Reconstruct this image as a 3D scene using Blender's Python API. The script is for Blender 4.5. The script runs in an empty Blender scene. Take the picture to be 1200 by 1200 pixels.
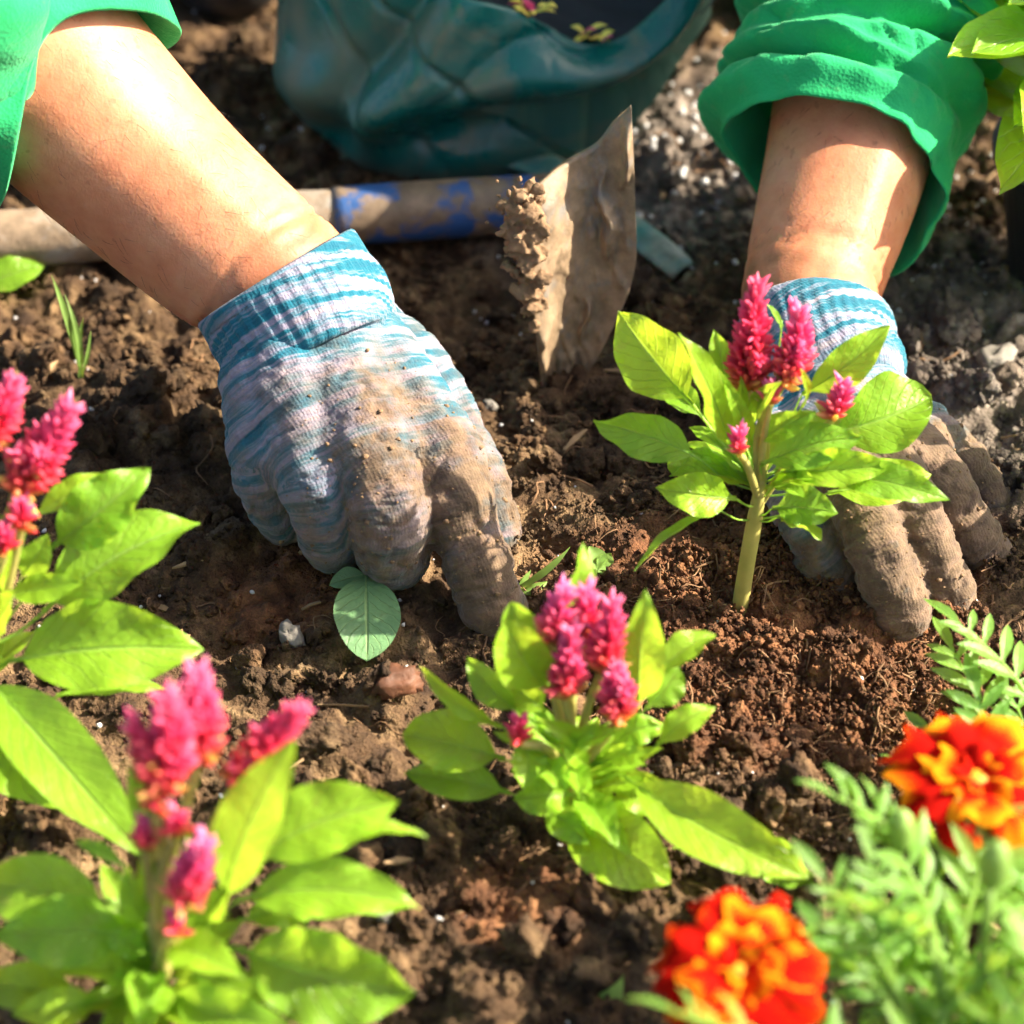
import bpy, bmesh, math, random
import numpy as np
from mathutils import Vector, Matrix

random.seed(7); rng = np.random.default_rng(7)
S = bpy.context.scene
COL = S.collection

# ---------------------------------------------------------------- camera
DEP = math.radians(40.0); DIST = 0.95; HALF = math.atan(0.21/0.95)
cam_loc = Vector((0, -DIST*math.cos(DEP), DIST*math.sin(DEP)))
cd = bpy.data.cameras.new('camera'); cam = bpy.data.objects.new('camera', cd); COL.objects.link(cam)
cam.location = cam_loc; cam.rotation_euler = (math.pi/2-DEP, 0, 0)
cd.sensor_width = 36; cd.lens = 18/math.tan(HALF); cd.clip_start = 0.02; cd.clip_end = 2000
cd.dof.use_dof = True; cd.dof.focus_distance = 0.90; cd.dof.aperture_fstop = 7.0
S.camera = cam
# ---------------------------------------------------------------- world, sun, exposure
SUN_EL = math.radians(37); SUN_AZ = math.radians(7)      # azimuth from +X towards +Y
w = bpy.data.worlds.new('World'); S.world = w; w.use_nodes = True
nt = w.node_tree; bg = nt.nodes['Background']
sky = nt.nodes.new('ShaderNodeTexSky'); sky.sky_type = 'NISHITA'; sky.sun_disc = False
sky.dust_density = 4.0; sky.ozone_density = 0.3; sky.sun_elevation = SUN_EL; sky.sun_rotation = math.pi/2-SUN_AZ
nt.links.new(sky.outputs[0], bg.inputs[0]); bg.inputs[1].default_value = 0.08
sl = bpy.data.lights.new('sun', 'SUN'); so = bpy.data.objects.new('sun', sl); COL.objects.link(so)
sl.energy = 5.0; sl.angle = math.radians(0.55); sl.color = (1.0, 0.88, 0.68)
sdir = Vector((math.cos(SUN_EL)*math.cos(SUN_AZ), math.cos(SUN_EL)*math.sin(SUN_AZ), math.sin(SUN_EL)))
so.rotation_euler = sdir.to_track_quat('Z', 'Y').to_euler(); so.location = (1, 0.3, 1.2)
S.view_settings.view_transform = 'Standard'; S.view_settings.look = 'None'
S.view_settings.exposure = 1.92; S.view_settings.gamma = 1.0
S.render.engine = 'CYCLES'; S.cycles.use_adaptive_sampling = True; S.cycles.adaptive_threshold = 0.035; S.cycles.adaptive_min_samples = 20
S.cycles.max_bounces = 5; S.cycles.diffuse_bounces = 2; S.cycles.glossy_bounces = 2; S.cycles.transmission_bounces = 4
S.cycles.use_light_tree = False; S.cycles.caustics_reflective = False; S.cycles.caustics_refractive = False

# ---------------------------------------------------------------- pixel -> place (1200 px photograph)
FWD = Vector((0, math.cos(DEP), -math.sin(DEP))); UPV = Vector((0, math.sin(DEP), math.cos(DEP)))
TH = math.tan(HALF)
def ray(px, py): return FWD + Vector((1, 0, 0))*((px-600)/600*TH) + UPV*((600-py)/600*TH)
def P(px, py, z=0.0):                       # where the pixel's ray meets the height z
    r = ray(px, py); return cam_loc + r*((z-cam_loc.z)/r.z)
def PY(px, py, y):
    r = ray(px, py); return cam_loc + r*((y-cam_loc.y)/r.y)
def PL(px, py, o, s=0.55, near=0.0):        # on a sloping plane through o; near: metres closer to the viewer
    d = Vector((0, (1-s)/math.sin(DEP), s/math.cos(DEP)))
    n = Vector((1, 0, 0)).cross(d).normalized()
    r = ray(px, py); t = (o-cam_loc).dot(n)/r.dot(n)
    return cam_loc + r*t - r*near

# ---------------------------------------------------------------- noise (numpy gradient noise)
_perm = rng.permutation(512).astype(np.int64)
def _h(i, j, k): return _perm[(_perm[(_perm[i & 511]+j) & 511]+k) & 511]
_g = rng.normal(size=(512, 3)); _g /= np.linalg.norm(_g, axis=1)[:, None]
def pn(x, y, z):
    x, y, z = np.broadcast_arrays(np.asarray(x, float), np.asarray(y, float), np.asarray(z, float))
    xi, yi, zi = np.floor(x).astype(np.int64), np.floor(y).astype(np.int64), np.floor(z).astype(np.int64)
    xf, yf, zf = x-xi, y-yi, z-zi
    f = lambda t: t*t*t*(t*(t*6-15)+10)
    u, v, ww = f(xf), f(yf), f(zf); out = 0
    for a in (0, 1):
        for b in (0, 1):
            for c in (0, 1):
                g = _g[_h(xi+a, yi+b, zi+c)]
                d = g[..., 0]*(xf-a)+g[..., 1]*(yf-b)+g[..., 2]*(zf-c)
                out = out + d*np.where(a, u, 1-u)*np.where(b, v, 1-v)*np.where(c, ww, 1-ww)
    return out*1.5
def fbm(x, y, z, o=4):
    s, a = 0, 1
    for i in range(o): s = s+a*pn(x, y, z); x, y, z, a = np.asarray(x)*2.03, np.asarray(y)*2.03, np.asarray(z)*2.03+7.1, a*.5
    return s
def cell(x, y, seed):                       # F1 distance and a random value per cell
    xi, yi = np.floor(x).astype(np.int64), np.floor(y).astype(np.int64)
    best = np.full(x.shape, 9.0); val = np.zeros(x.shape)
    for a in (-1, 0, 1):
        for b in (-1, 0, 1):
            h = _h(xi+a, yi+b, np.full_like(xi, seed)); h2 = _perm[(h+71) & 511]; h3 = _perm[(h+191) & 511]
            d = np.hypot(xi+a+h/512-x, yi+b+h2/512-y)
            m = d < best; best = np.where(m, d, best); val = np.where(m, h3/512, val)
    return best, val

# ---------------------------------------------------------------- mesh helpers
ORG = {}
def mesh_obj(name, V, F, mat=None, parent=None, smooth=True, uv=None, attrs=None):
    V = np.asarray(V, float)
    if parent is not None: V = V - np.array(ORG[parent.name])
    me = bpy.data.meshes.new(name)
    me.from_pydata(V.tolist(), [], F if isinstance(F, list) else F.tolist())
    if smooth: me.polygons.foreach_set('use_smooth', np.ones(len(me.polygons), bool))
    if uv is not None:
        l = me.uv_layers.new(name='UVMap'); idx = np.zeros(len(me.loops), int); me.loops.foreach_get('vertex_index', idx)
        l.data.foreach_set('uv', np.asarray(uv, np.float32)[idx].ravel())
    for k, a in (attrs or {}).items():
        at = me.attributes.new(k, 'FLOAT', 'POINT'); at.data.foreach_set('value', np.asarray(a, np.float32))
    if mat: me.materials.append(mat)
    me.update()
    return link(name, me, parent)
def link(name, me, parent=None):
    o = bpy.data.objects.new(name, me); COL.objects.link(o)
    if parent is not None:
        o.parent = parent; ORG[o.name] = ORG[parent.name]
    else: ORG[o.name] = (0, 0, 0)
    return o
def empty(name, loc):
    o = bpy.data.objects.new(name, None); COL.objects.link(o); o.location = loc; ORG[o.name] = tuple(loc)
    o.empty_display_size = 0.02
    return o
def tag(o, label=None, cat=None, group=None, kind=None):
    for k, v in (('label', label), ('category', cat), ('group', group), ('kind', kind)):
        if v: o[k] = v
    return o
def cr(pts, n):                              # Catmull-Rom through points of any dimension
    p = np.asarray([list(q) for q in pts], float)
    if len(p) == 2: return p[0]+(p[1]-p[0])*np.linspace(0, 1, n)[:, None]
    p = np.vstack([2*p[0]-p[1], p, 2*p[-1]-p[-2]]); m = len(p)-3; out = []
    for t in np.linspace(0, m-1e-6, n):
        i = int(t); f = t-i; a, b, c, d = p[i:i+4]
        out.append(.5*((2*b)+(-a+c)*f+(2*a-5*b+4*c-d)*f*f+(-a+3*b-3*c+d)*f**3))
    return np.array(out)
def frames(C, ref=(0, 0, 1)):
    T = np.gradient(C, axis=0); T /= np.linalg.norm(T, axis=1)[:, None]+1e-12
    r = np.array(ref, float); A = []
    for t in T:
        a = r-t*np.dot(r, t); L = np.linalg.norm(a)
        if L < 1e-4: a = np.cross(t, (1, 0, 0)); L = np.linalg.norm(a)
        a /= L; A.append(a); r = a
    A = np.array(A); B = np.cross(T, A); return T, A, B
def tube(pts, rad, n=10, m=None, cap=True, ref=(0, 0, 1)):
    """tube through points with radii -> V, F, uv"""
    m = m or max(4, 4*len(pts)); C = cr(pts, m); R = cr([[r] for r in rad], m)[:, 0]
    T, A, B = frames(C, ref); th = np.linspace(0, 2*np.pi, n, endpoint=False)
    V = (C[:, None]+R[:, None, None]*(np.cos(th)[None, :, None]*A[:, None]+np.sin(th)[None, :, None]*B[:, None])).reshape(-1, 3)
    i = np.arange(m-1)[:, None]*n; j = np.arange(n)[None]; k = (j+1) % n
    F = np.stack([i+j, i+k, i+n+k, i+n+j], -1).reshape(-1, 4).tolist()
    uv = np.stack([np.repeat(np.linspace(0, 1, m), n), np.tile(np.linspace(0, 1, n), m)], 1)
    if cap:
        F.append(list(range(n))[::-1]); F.append([(m-1)*n+q for q in range(n)])
    return V, F, uv
class MB:
    def __init__(s): s.V, s.F, s.U, s.n = [], [], [], 0
    def add(s, V, F, uv=None):
        V = np.asarray(V, float); s.V.append(V); s.U.append(np.zeros((len(V), 2)) if uv is None else np.asarray(uv))
        s.F += [[q+s.n for q in f] for f in F]; s.n += len(V); return s
    def build(s, name, mat, parent=None, **k): return mesh_obj(name, np.vstack(s.V), s.F, mat, parent, uv=np.vstack(s.U), **k)
def ico(sub):
    bm = bmesh.new(); bmesh.ops.create_icosphere(bm, subdivisions=sub, radius=1)
    bm.verts.ensure_lookup_table(); V = np.array([v.co for v in bm.verts]); F = [[v.index for v in f.verts] for f in bm.faces]; bm.free(); return V, F
ICO = {i: ico(i) for i in (1, 2, 3, 4)}
def remesh(V, F, voxel, smooth=6):
    me = bpy.data.meshes.new('tmp'); me.from_pydata(np.asarray(V).tolist(), [], F); o = bpy.data.objects.new('tmp', me); COL.objects.link(o)
    r = o.modifiers.new('r', 'REMESH'); r.mode = 'VOXEL'; r.voxel_size = voxel
    s = o.modifiers.new('s', 'SMOOTH'); s.iterations = smooth; s.factor = .5
    dg = bpy.context.evaluated_depsgraph_get(); m2 = bpy.data.meshes.new_from_object(o.evaluated_get(dg))
    bpy.data.objects.remove(o); bpy.data.meshes.remove(me)
    V2 = np.zeros(len(m2.vertices)*3); m2.vertices.foreach_get('co', V2)
    F2 = [list(p.vertices) for p in m2.polygons]; N2 = np.zeros(len(m2.vertices)*3); m2.vertices.foreach_get('normal', N2)
    bpy.data.meshes.remove(m2); return V2.reshape(-1, 3), F2, N2.reshape(-1, 3)

# ---------------------------------------------------------------- materials
def mat(name):
    m = bpy.data.materials.new(name); m.use_nodes = True; t = m.node_tree; t.nodes.clear()
    def N(kind, **kw):
        n = t.nodes.new('ShaderNode'+kind)
        for k, v in kw.items():
            if k in n.inputs.keys() if isinstance(k, str) else False: n.inputs[k].default_value = v
            elif hasattr(n, k): setattr(n, k, v)
            else:
                kk = k.replace('_', ' ')
                n.inputs[kk].default_value = v
        return n
    def L(a, b): t.links.new(a, b)
    return m, N, L
def ramp(N, stops, interp='LINEAR'):
    r = N('ValToRGB'); cr_ = r.color_ramp; cr_.interpolation = interp
    while len(cr_.elements) < len(stops): cr_.elements.new(.5)
    for e, (p, c) in zip(cr_.elements, stops): e.position = p; e.color = (*c, 1) if len(c) == 3 else c
    return r
def mixc(N, L, fac, a, b, mode='MIX'):
    m = N('Mix', data_type='RGBA', blend_type=mode)
    for sock, v in ((m.inputs[0], fac), (m.inputs[6], a), (m.inputs[7], b)):
        if hasattr(v, 'is_output'): L(v, sock)
        else: sock.default_value = v if not isinstance(v, tuple) else (*v, 1)
    return m.outputs[2]
def math_(N, L, op, a, b=None, c=None, clamp=False):
    m = N('Math', operation=op); m.use_clamp = clamp
    for i, v in enumerate((a, b, c)):
        if v is None: continue
        if hasattr(v, 'is_output'): L(v, m.inputs[i])
        else: m.inputs[i].default_value = v
    return m.outputs[0]
def noise(N, L, scale, detail=4, rough=.55, vec=None, dist=0):
    n = N('TexNoise'); n.inputs['Scale'].default_value = scale; n.inputs['Detail'].default_value = detail
    n.inputs['Roughness'].default_value = rough; n.inputs['Distortion'].default_value = dist
    if vec is not None: L(vec, n.inputs['Vector'])
    return n.outputs['Fac']
def bump(N, L, h, strength, dist):
    b = N('Bump'); b.inputs['Strength'].default_value = strength; b.inputs['Distance'].default_value = dist
    L(h, b.inputs['Height']); return b.outputs[0]

def soil_mat():
    m, N, L = mat('soil'); g = N('NewGeometry'); pos = g.outputs['Position']
    big = noise(N, L, 9, 1, .5, pos); mid = noise(N, L, 70, 3, .6, pos); fine = noise(N, L, 900, 2, .7, pos)
    base = ramp(N, [(.26, (.022, .012, .0075)), (.5, (.066, .039, .021)), (.72, (.185, .122, .066))]); L(mid, base.inputs[0])
    red = ramp(N, [(.28, (.040, .018, .009)), (.5, (.115, .050, .024)), (.75, (.22, .110, .052))]); L(mid, red.inputs[0])
    grey = ramp(N, [(.3, (.055, .045, .040)), (.55, (.15, .125, .11)), (.75, (.32, .29, .27))]); L(mid, grey.inputs[0])
    # reddish potting compost round the planting holes, greyer grit by the pots
    def blob(px, py, rad):
        c = P(px, py); v = N('VectorMath', operation='DISTANCE'); L(pos, v.inputs[0]); v.inputs[1].default_value = c
        return math_(N, L, 'SUBTRACT', 1.0, math_(N, L, 'DIVIDE', v.outputs['Value'], rad), clamp=True)
    r1 = math_(N, L, 'MAXIMUM', blob(930, 760, .115), blob(330, 700, .05))
    r1 = math_(N, L, 'MAXIMUM', r1, blob(590, 1075, .035))
    r1 = math_(N, L, 'ADD', r1, math_(N, L, 'MULTIPLY', math_(N, L, 'SUBTRACT', big, .5), 1.2))
    rr = ramp(N, [(.22, (0, 0, 0)), (.5, (1, 1, 1))]); L(r1, rr.inputs[0])
    g1 = math_(N, L, 'MAXIMUM', blob(1150, 420, .16), blob(790, 200, .16))
    g1 = math_(N, L, 'ADD', g1, math_(N, L, 'MULTIPLY', math_(N, L, 'SUBTRACT', big, .5), 1.0))
    gr = ramp(N, [(.25, (0, 0, 0)), (.6, (1, 1, 1))]); L(g1, gr.inputs[0])
    c = mixc(N, L, gr.outputs[0], base.outputs[0], grey.outputs[0]); c = mixc(N, L, rr.outputs[0], c, red.outputs[0])
    oi = N('ObjectInfo'); rv = ramp(N, [(0, (.66, .66, .66)), (.5, (1, 1, 1)), (1, (1.5, 1.42, 1.3))]); L(oi.outputs['Random'], rv.inputs[0])
    c = mixc(N, L, 1.0, c, rv.outputs[0], 'MULTIPLY')
    fr = ramp(N, [(.3, (.72, .72, .72)), (.7, (1.3, 1.3, 1.3))]); L(fine, fr.inputs[0]); c = mixc(N, L, 1.0, c, fr.outputs[0], 'MULTIPLY')
    b = N('BsdfPrincipled'); L(c, b.inputs['Base Color']); b.inputs['Roughness'].default_value = .88; b.inputs['Specular IOR Level'].default_value = .25
    hsum = math_(N, L, 'ADD', fine, math_(N, L, 'MULTIPLY', noise(N, L, 320, 2, .65, pos), 2.0))
    L(bump(N, L, hsum, .9, .0016), b.inputs['Normal'])
    o = N('OutputMaterial'); L(b.outputs[0], o.inputs[0]); return m
M = {}
M['soil'] = soil_mat()

def simple(name, col, rough=.6, var=.25, scale=60, bmp=0.0, bscale=300, col2=None, spec=.4, transl=None, tfac=.3, sss=0):
    m, N, L = mat(name); tc = N('TexCoord'); n = noise(N, L, scale, 5, .6, tc.outputs['Object'])
    c2 = col2 or tuple(min(1, c*(1+var)) for c in col); c1 = tuple(c*(1-var) for c in col)
    r = ramp(N, [(.3, c1), (.7, c2)]); L(n, r.inputs[0])
    b = N('BsdfPrincipled'); L(r.outputs[0], b.inputs['Base Color']); b.inputs['Roughness'].default_value = rough; b.inputs['Specular IOR Level'].default_value = spec
    if bmp: L(bump(N, L, noise(N, L, bscale, 5, .65, tc.outputs['Object']), bmp, .001), b.inputs['Normal'])
    o = N('OutputMaterial'); out = b.outputs[0]
    if transl:
        t = N('BsdfTranslucent'); t.inputs[0].default_value = (*transl, 1); mx = N('MixShader'); mx.inputs[0].default_value = tfac
        L(b.outputs[0], mx.inputs[1]); L(t.outputs[0], mx.inputs[2]); out = mx.outputs[0]
    L(out, o.inputs[0]); return m

def leaf_mat(name, top, under, transl, tf=.42, gloss=.38):
    m, N, L = mat(name); uv = N('UVMap'); sp = N('SeparateXYZ'); L(uv.outputs[0], sp.inputs[0]); u, v = sp.outputs[0], sp.outputs[1]
    av = math_(N, L, 'ABSOLUTE', math_(N, L, 'SUBTRACT', v, .5))            # 0 at the midrib, .5 at the edge
    mid = math_(N, L, 'SUBTRACT', 1.0, math_(N, L, 'DIVIDE', av, .035), clamp=True)
    ph = math_(N, L, 'SUBTRACT', math_(N, L, 'MULTIPLY', u, 9.0), math_(N, L, 'MULTIPLY', av, 5.0))
    tcv = N('TexCoord'); ph = math_(N, L, 'ADD', ph, math_(N, L, 'MULTIPLY', noise(N, L, 60, 2, .5, tcv.outputs['Object']), 1.1))
    tri = math_(N, L, 'PINGPONG', ph, .5)
    side = math_(N, L, 'SUBTRACT', 1.0, math_(N, L, 'DIVIDE', tri, .07), clamp=True)
    vein = math_(N, L, 'MAXIMUM', mid, math_(N, L, 'MULTIPLY', side, .55))
    tc = N('TexCoord'); n1 = noise(N, L, 45, 4, .6, tc.outputs['Object']); n2 = noise(N, L, 420, 3, .6, tc.outputs['Object'])
    oi = N('ObjectInfo')
    ca = ramp(N, [(.3, tuple(c*.78 for c in top)), (.7, tuple(c*1.2 for c in top))]); L(n1, ca.inputs[0])
    geo = N('NewGeometry'); c = mixc(N, L, geo.outputs['Backfacing'], ca.outputs[0], under)
    rv = ramp(N, [(0, (.70, .84, .9)), (.5, (.95, 1, 1)), (1, (1.12, 1.08, .95))]); L(oi.outputs['Random'], rv.inputs[0])
    c = mixc(N, L, 1.0, c, rv.outputs[0], 'MULTIPLY')
    c = mixc(N, L, math_(N, L, 'MULTIPLY', vein, .35), c, (.40, .52, .18))
    spot = ramp(N, [(.62, (0, 0, 0)), (.68, (1, 1, 1))]); L(noise(N, L, 170, 3, .6, tc.outputs['Object']), spot.inputs[0])
    c = mixc(N, L, math_(N, L, 'MULTIPLY', spot.outputs[0], .35), c, (.20, .17, .05))
    b = N('BsdfPrincipled'); L(c, b.inputs['Base Color']); b.inputs['Roughness'].default_value = gloss; b.inputs['Specular IOR Level'].default_value = .45
    quilt = math_(N, L, 'SUBTRACT', math_(N, L, 'MULTIPLY', n2, .6), math_(N, L, 'MULTIPLY', vein, .75))
    quilt = math_(N, L, 'ADD', quilt, math_(N, L, 'MULTIPLY', n1, 2.0))
    nb = bump(N, L, quilt, .8, .0010); L(nb, b.inputs['Normal'])
    t = N('BsdfTranslucent'); tcx = mixc(N, L, 1.0, rv.outputs[0], transl, 'MULTIPLY'); tcx = mixc(N, L, math_(N, L, 'MULTIPLY', vein, .35), tcx, (.75, .95, .30)); L(tcx, t.inputs[0]); L(nb, t.inputs[1])
    mx = N('MixShader'); mx.inputs[0].default_value = tf; L(b.outputs[0], mx.inputs[1]); L(t.outputs[0], mx.inputs[2])
    o = N('OutputMaterial'); L(mx.outputs[0], o.inputs[0]); return m
M['leaf'] = leaf_mat('celosia_leaf', (.25, .44, .026), (.42, .56, .19), (.66, .90, .06), .44)
M['leaf_dull'] = leaf_mat('loose_leaf', (.17, .30, .13), (.30, .42, .24), (.36, .55, .14), .3)
M['mleaf'] = leaf_mat('marigold_leaf', (.15, .31, .050), (.26, .42, .15), (.58, .80, .08), .44, .42)
M['stem'] = simple('celosia_stem', (.44, .46, .12), .45, .25, 60, .15, 300, (.62, .52, .18), .4, (.7, .66, .14), .25)
M['mstem'] = simple('marigold_stem', (.20, .34, .08), .45, .25, 60, .15, 300, None, .4, (.5, .62, .12), .25)
def spike_mat():
    m, N, L = mat('celosia_bracts'); uv = N('UVMap'); sp = N('SeparateXYZ'); L(uv.outputs[0], sp.inputs[0])
    # u: along the spike, v: along each bract
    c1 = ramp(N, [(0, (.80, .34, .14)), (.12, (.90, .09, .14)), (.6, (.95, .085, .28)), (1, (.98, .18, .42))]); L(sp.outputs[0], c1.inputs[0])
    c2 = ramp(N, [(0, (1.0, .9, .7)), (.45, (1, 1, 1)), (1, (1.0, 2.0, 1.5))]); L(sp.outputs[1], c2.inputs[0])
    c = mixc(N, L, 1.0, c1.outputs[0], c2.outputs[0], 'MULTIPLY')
    oi = N('ObjectInfo'); pr = ramp(N, [(0, (1, .85, .75)), (1, (1.02, 1.5, 1.3))]); L(oi.outputs['Random'], pr.inputs[0]); c = mixc(N, L, 1.0, c, pr.outputs[0], 'MULTIPLY')
    b = N('BsdfPrincipled'); L(c, b.inputs['Base Color']); b.inputs['Roughness'].default_value = .4
    t = N('BsdfTranslucent'); L(c, t.inputs[0]); mx = N('MixShader'); mx.inputs[0].default_value = .58
    L(b.outputs[0], mx.inputs[1]); L(t.outputs[0], mx.inputs[2]); o = N('OutputMaterial'); L(mx.outputs[0], o.inputs[0]); return m
M['spike'] = spike_mat()
def petal_mat():
    m, N, L = mat('marigold_petal'); uv = N('UVMap'); sp = N('SeparateXYZ'); L(uv.outputs[0], sp.inputs[0]); u, v = sp.outputs[0], sp.outputs[1]
    av = math_(N, L, 'ABSOLUTE', math_(N, L, 'SUBTRACT', v, .5))
    tc = N('TexCoord'); n = noise(N, L, 120, 3, .6, tc.outputs['Object']); oi = N('ObjectInfo')
    eu = math_(N, L, 'MULTIPLY', math_(N, L, 'SUBTRACT', u, .62), 1.5); ev = math_(N, L, 'MULTIPLY', math_(N, L, 'SUBTRACT', av, .30), 2.6)
    e = math_(N, L, 'ADD', math_(N, L, 'MAXIMUM', eu, ev), math_(N, L, 'MULTIPLY', math_(N, L, 'SUBTRACT', n, .5), .9))
    e = math_(N, L, 'ADD', e, math_(N, L, 'MULTIPLY', math_(N, L, 'SUBTRACT', oi.outputs['Random'], .45), .8))
    r = ramp(N, [(.15, (.40, .004, .001)), (.38, (.55, .012, .001)), (.50, (.70, .10, .002)), (.72, (.80, .30, .006))]); L(e, r.inputs[0])
    b = N('BsdfPrincipled'); L(r.outputs[0], b.inputs['Base Color']); b.inputs['Roughness'].default_value = .85; b.inputs['Specular IOR Level'].default_value = .08
    t = N('BsdfTranslucent'); L(r.outputs[0], t.inputs[0]); mx = N('MixShader'); mx.inputs[0].default_value = .35
    L(b.outputs[0], mx.inputs[1]); L(t.outputs[0], mx.inputs[2]); o = N('OutputMaterial'); L(mx.outputs[0], o.inputs[0]); return m
M['petal'] = petal_mat()
def skin_mat():
    m, N, L = mat('skin'); tc = N('TexCoord'); ob = tc.outputs['Object']
    n1 = noise(N, L, 28, 4, .6, ob); n2 = noise(N, L, 160, 4, .6, ob)
    r = ramp(N, [(.3, (.43, .155, .078)), (.50, (.50, .210, .112)), (.72, (.53, .265, .155))]); L(n1, r.inputs[0])
    r2 = ramp(N, [(.32, (.92, .86, .84)), (.6, (1.03, 1.03, 1.03))]); L(n2, r2.inputs[0]); c = mixc(N, L, 1.0, r.outputs[0], r2.outputs[0], 'MULTIPLY')
    sp = ramp(N, [(.66, (0, 0, 0)), (.72, (1, 1, 1))]); L(noise(N, L, 210, 2, .5, ob), sp.inputs[0])
    c = mixc(N, L, math_(N, L, 'MULTIPLY', sp.outputs[0], .5), c, (.26, .10, .05))
    at = N('Attribute', attribute_name='grime'); c = mixc(N, L, math_(N, L, 'MULTIPLY', at.outputs['Fac'], .7), c, (.15, .075, .035))
    b = N('BsdfPrincipled'); L(c, b.inputs['Base Color']); b.inputs['Roughness'].default_value = .52; b.inputs['Specular IOR Level'].default_value = .35
    b.inputs['Subsurface Weight'].default_value = .35; b.inputs['Subsurface Radius'].default_value = (1, .35, .15); b.inputs['Subsurface Scale'].default_value = .004
    mp = N('Mapping'); L(ob, mp.inputs[0]); mp.inputs['Scale'].default_value = (1, 1, 1)
    v = N('TexVoronoi'); v.feature = 'DISTANCE_TO_EDGE'; v.inputs['Scale'].default_value = 520; L(mp.outputs[0], v.inputs['Vector'])
    hs = math_(N, L, 'ADD', math_(N, L, 'MULTIPLY', v.outputs['Distance'], .6), noise(N, L, 380, 4, .65, ob))
    L(bump(N, L, hs, .38, .0005), b.inputs['Normal'])
    o = N('OutputMaterial'); L(b.outputs[0], o.inputs[0]); return m
M['skin'] = skin_mat()
def glove_mat():
    m, N, L = mat('glove_knit')
    row = N('Attribute', attribute_name='row').outputs['Fac']; ar = N('Attribute', attribute_name='around').outputs['Fac']; dirt = N('Attribute', attribute_name='dirt').outputs['Fac']
    tc = N('TexCoord'); ob = tc.outputs['Object']
    wob = noise(N, L, 30, 3, .5, ob)
    rw = math_(N, L, 'ADD', row, math_(N, L, 'MULTIPLY', wob, .004))
    cv = N('CombineXYZ'); L(math_(N, L, 'MULTIPLY', rw, 190.0), cv.inputs[0]); L(math_(N, L, 'MULTIPLY', ar, 17.0), cv.inputs[1])
    n = noise(N, L, 1.0, 4, .62, cv.outputs[0])
    cv2 = N('CombineXYZ'); L(math_(N, L, 'MULTIPLY', rw, 620.0), cv2.inputs[0]); L(math_(N, L, 'MULTIPLY', ar, 60.0), cv2.inputs[1])
    n2 = noise(N, L, 1.0, 3, .6, cv2.outputs[0])
    f = math_(N, L, 'ADD', n, math_(N, L, 'MULTIPLY', math_(N, L, 'SUBTRACT', n2, .5), .22))
    r = ramp(N, [(.36, (.30, .265, .31)), (.43, (.235, .22, .31)), (.50, (.12, .19, .26)), (.55, (.010, .120, .180)), (.68, (.008, .09, .15))]); L(f, r.inputs[0])
    # earth rubbed into the yarn
    dn = noise(N, L, 55, 5, .65, ob)
    d = math_(N, L, 'ADD', dirt, math_(N, L, 'MULTIPLY', math_(N, L, 'SUBTRACT', dn, .5), 1.3))
    dr = ramp(N, [(.25, (0, 0, 0)), (.85, (1, 1, 1))]); L(d, dr.inputs[0])
    dc = ramp(N, [(.3, (.075, .044, .025)), (.7, (.20, .127, .073))]); L(noise(N, L, 140, 4, .6, ob), dc.inputs[0])
    c = mixc(N, L, math_(N, L, 'MULTIPLY', dr.outputs[0], .93), r.outputs[0], dc.outputs[0])
    b = N('BsdfPrincipled'); L(c, b.inputs['Base Color']); b.inputs['Roughness'].default_value = .9; b.inputs['Specular IOR Level'].default_value = .15
    b.inputs['Sheen Weight'].default_value = .15
    k1 = math_(N, L, 'SINE', math_(N, L, 'MULTIPLY', row, 4200.0)); k2 = math_(N, L, 'SINE', math_(N, L, 'MULTIPLY', ar, 4200.0))
    kk = math_(N, L, 'ADD', math_(N, L, 'MULTIPLY', k1, .07), math_(N, L, 'MULTIPLY', k2, .07)); kk = math_(N, L, 'ADD', kk, math_(N, L, 'MULTIPLY', noise(N, L, 500, 4, .65, ob), 1.6))
    kk = math_(N, L, 'ADD', kk, math_(N, L, 'MULTIPLY', noise(N, L, 70, 3, .6, ob), 2.5))
    L(bump(N, L, kk, .5, .0012), b.inputs['Normal'])
    o = N('OutputMaterial'); L(b.outputs[0], o.inputs[0]); return m
M['glove'] = glove_mat()
def fabric_mat():
    m, N, L = mat('green_jersey'); tc = N('TexCoord'); ob = tc.outputs['Object']
    r = ramp(N, [(.3, (.014, .31, .105)), (.7, (.022, .40, .145))]); L(noise(N, L, 40, 4, .6, ob), r.inputs[0])
    dd = ramp(N, [(.60, (0, 0, 0)), (.75, (1, 1, 1))]); L(noise(N, L, 90, 4, .65, ob), dd.inputs[0]); gc = mixc(N, L, math_(N, L, 'MULTIPLY', dd.outputs[0], .28), r.outputs[0], (.20, .20, .11))
    b = N('BsdfPrincipled'); L(gc, b.inputs['Base Color']); b.inputs['Roughness'].default_value = .85; b.inputs['Specular IOR Level'].default_value = .12
    b.inputs['Sheen Weight'].default_value = .35; b.inputs['Sheen Roughness'].default_value = .5; b.inputs['Sheen Tint'].default_value = (.4, 1, .6, 1)
    v = N('TexVoronoi'); v.inputs['Scale'].default_value = 700; L(ob, v.inputs['Vector'])
    hs = math_(N, L, 'ADD', math_(N, L, 'MULTIPLY', v.outputs['Distance'], .6), math_(N, L, 'MULTIPLY', noise(N, L, 35, 3, .6, ob), 4.0))
    L(bump(N, L, hs, .32, .0012), b.inputs['Normal'])
    t = N('BsdfTranslucent'); t.inputs[0].default_value = (.01, .5, .16, 1); mx = N('MixShader'); mx.inputs[0].default_value = .12
    L(b.outputs[0], mx.inputs[1]); L(t.outputs[0], mx.inputs[2])
    o = N('OutputMaterial'); L(mx.outputs[0], o.inputs[0]); return m
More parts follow.
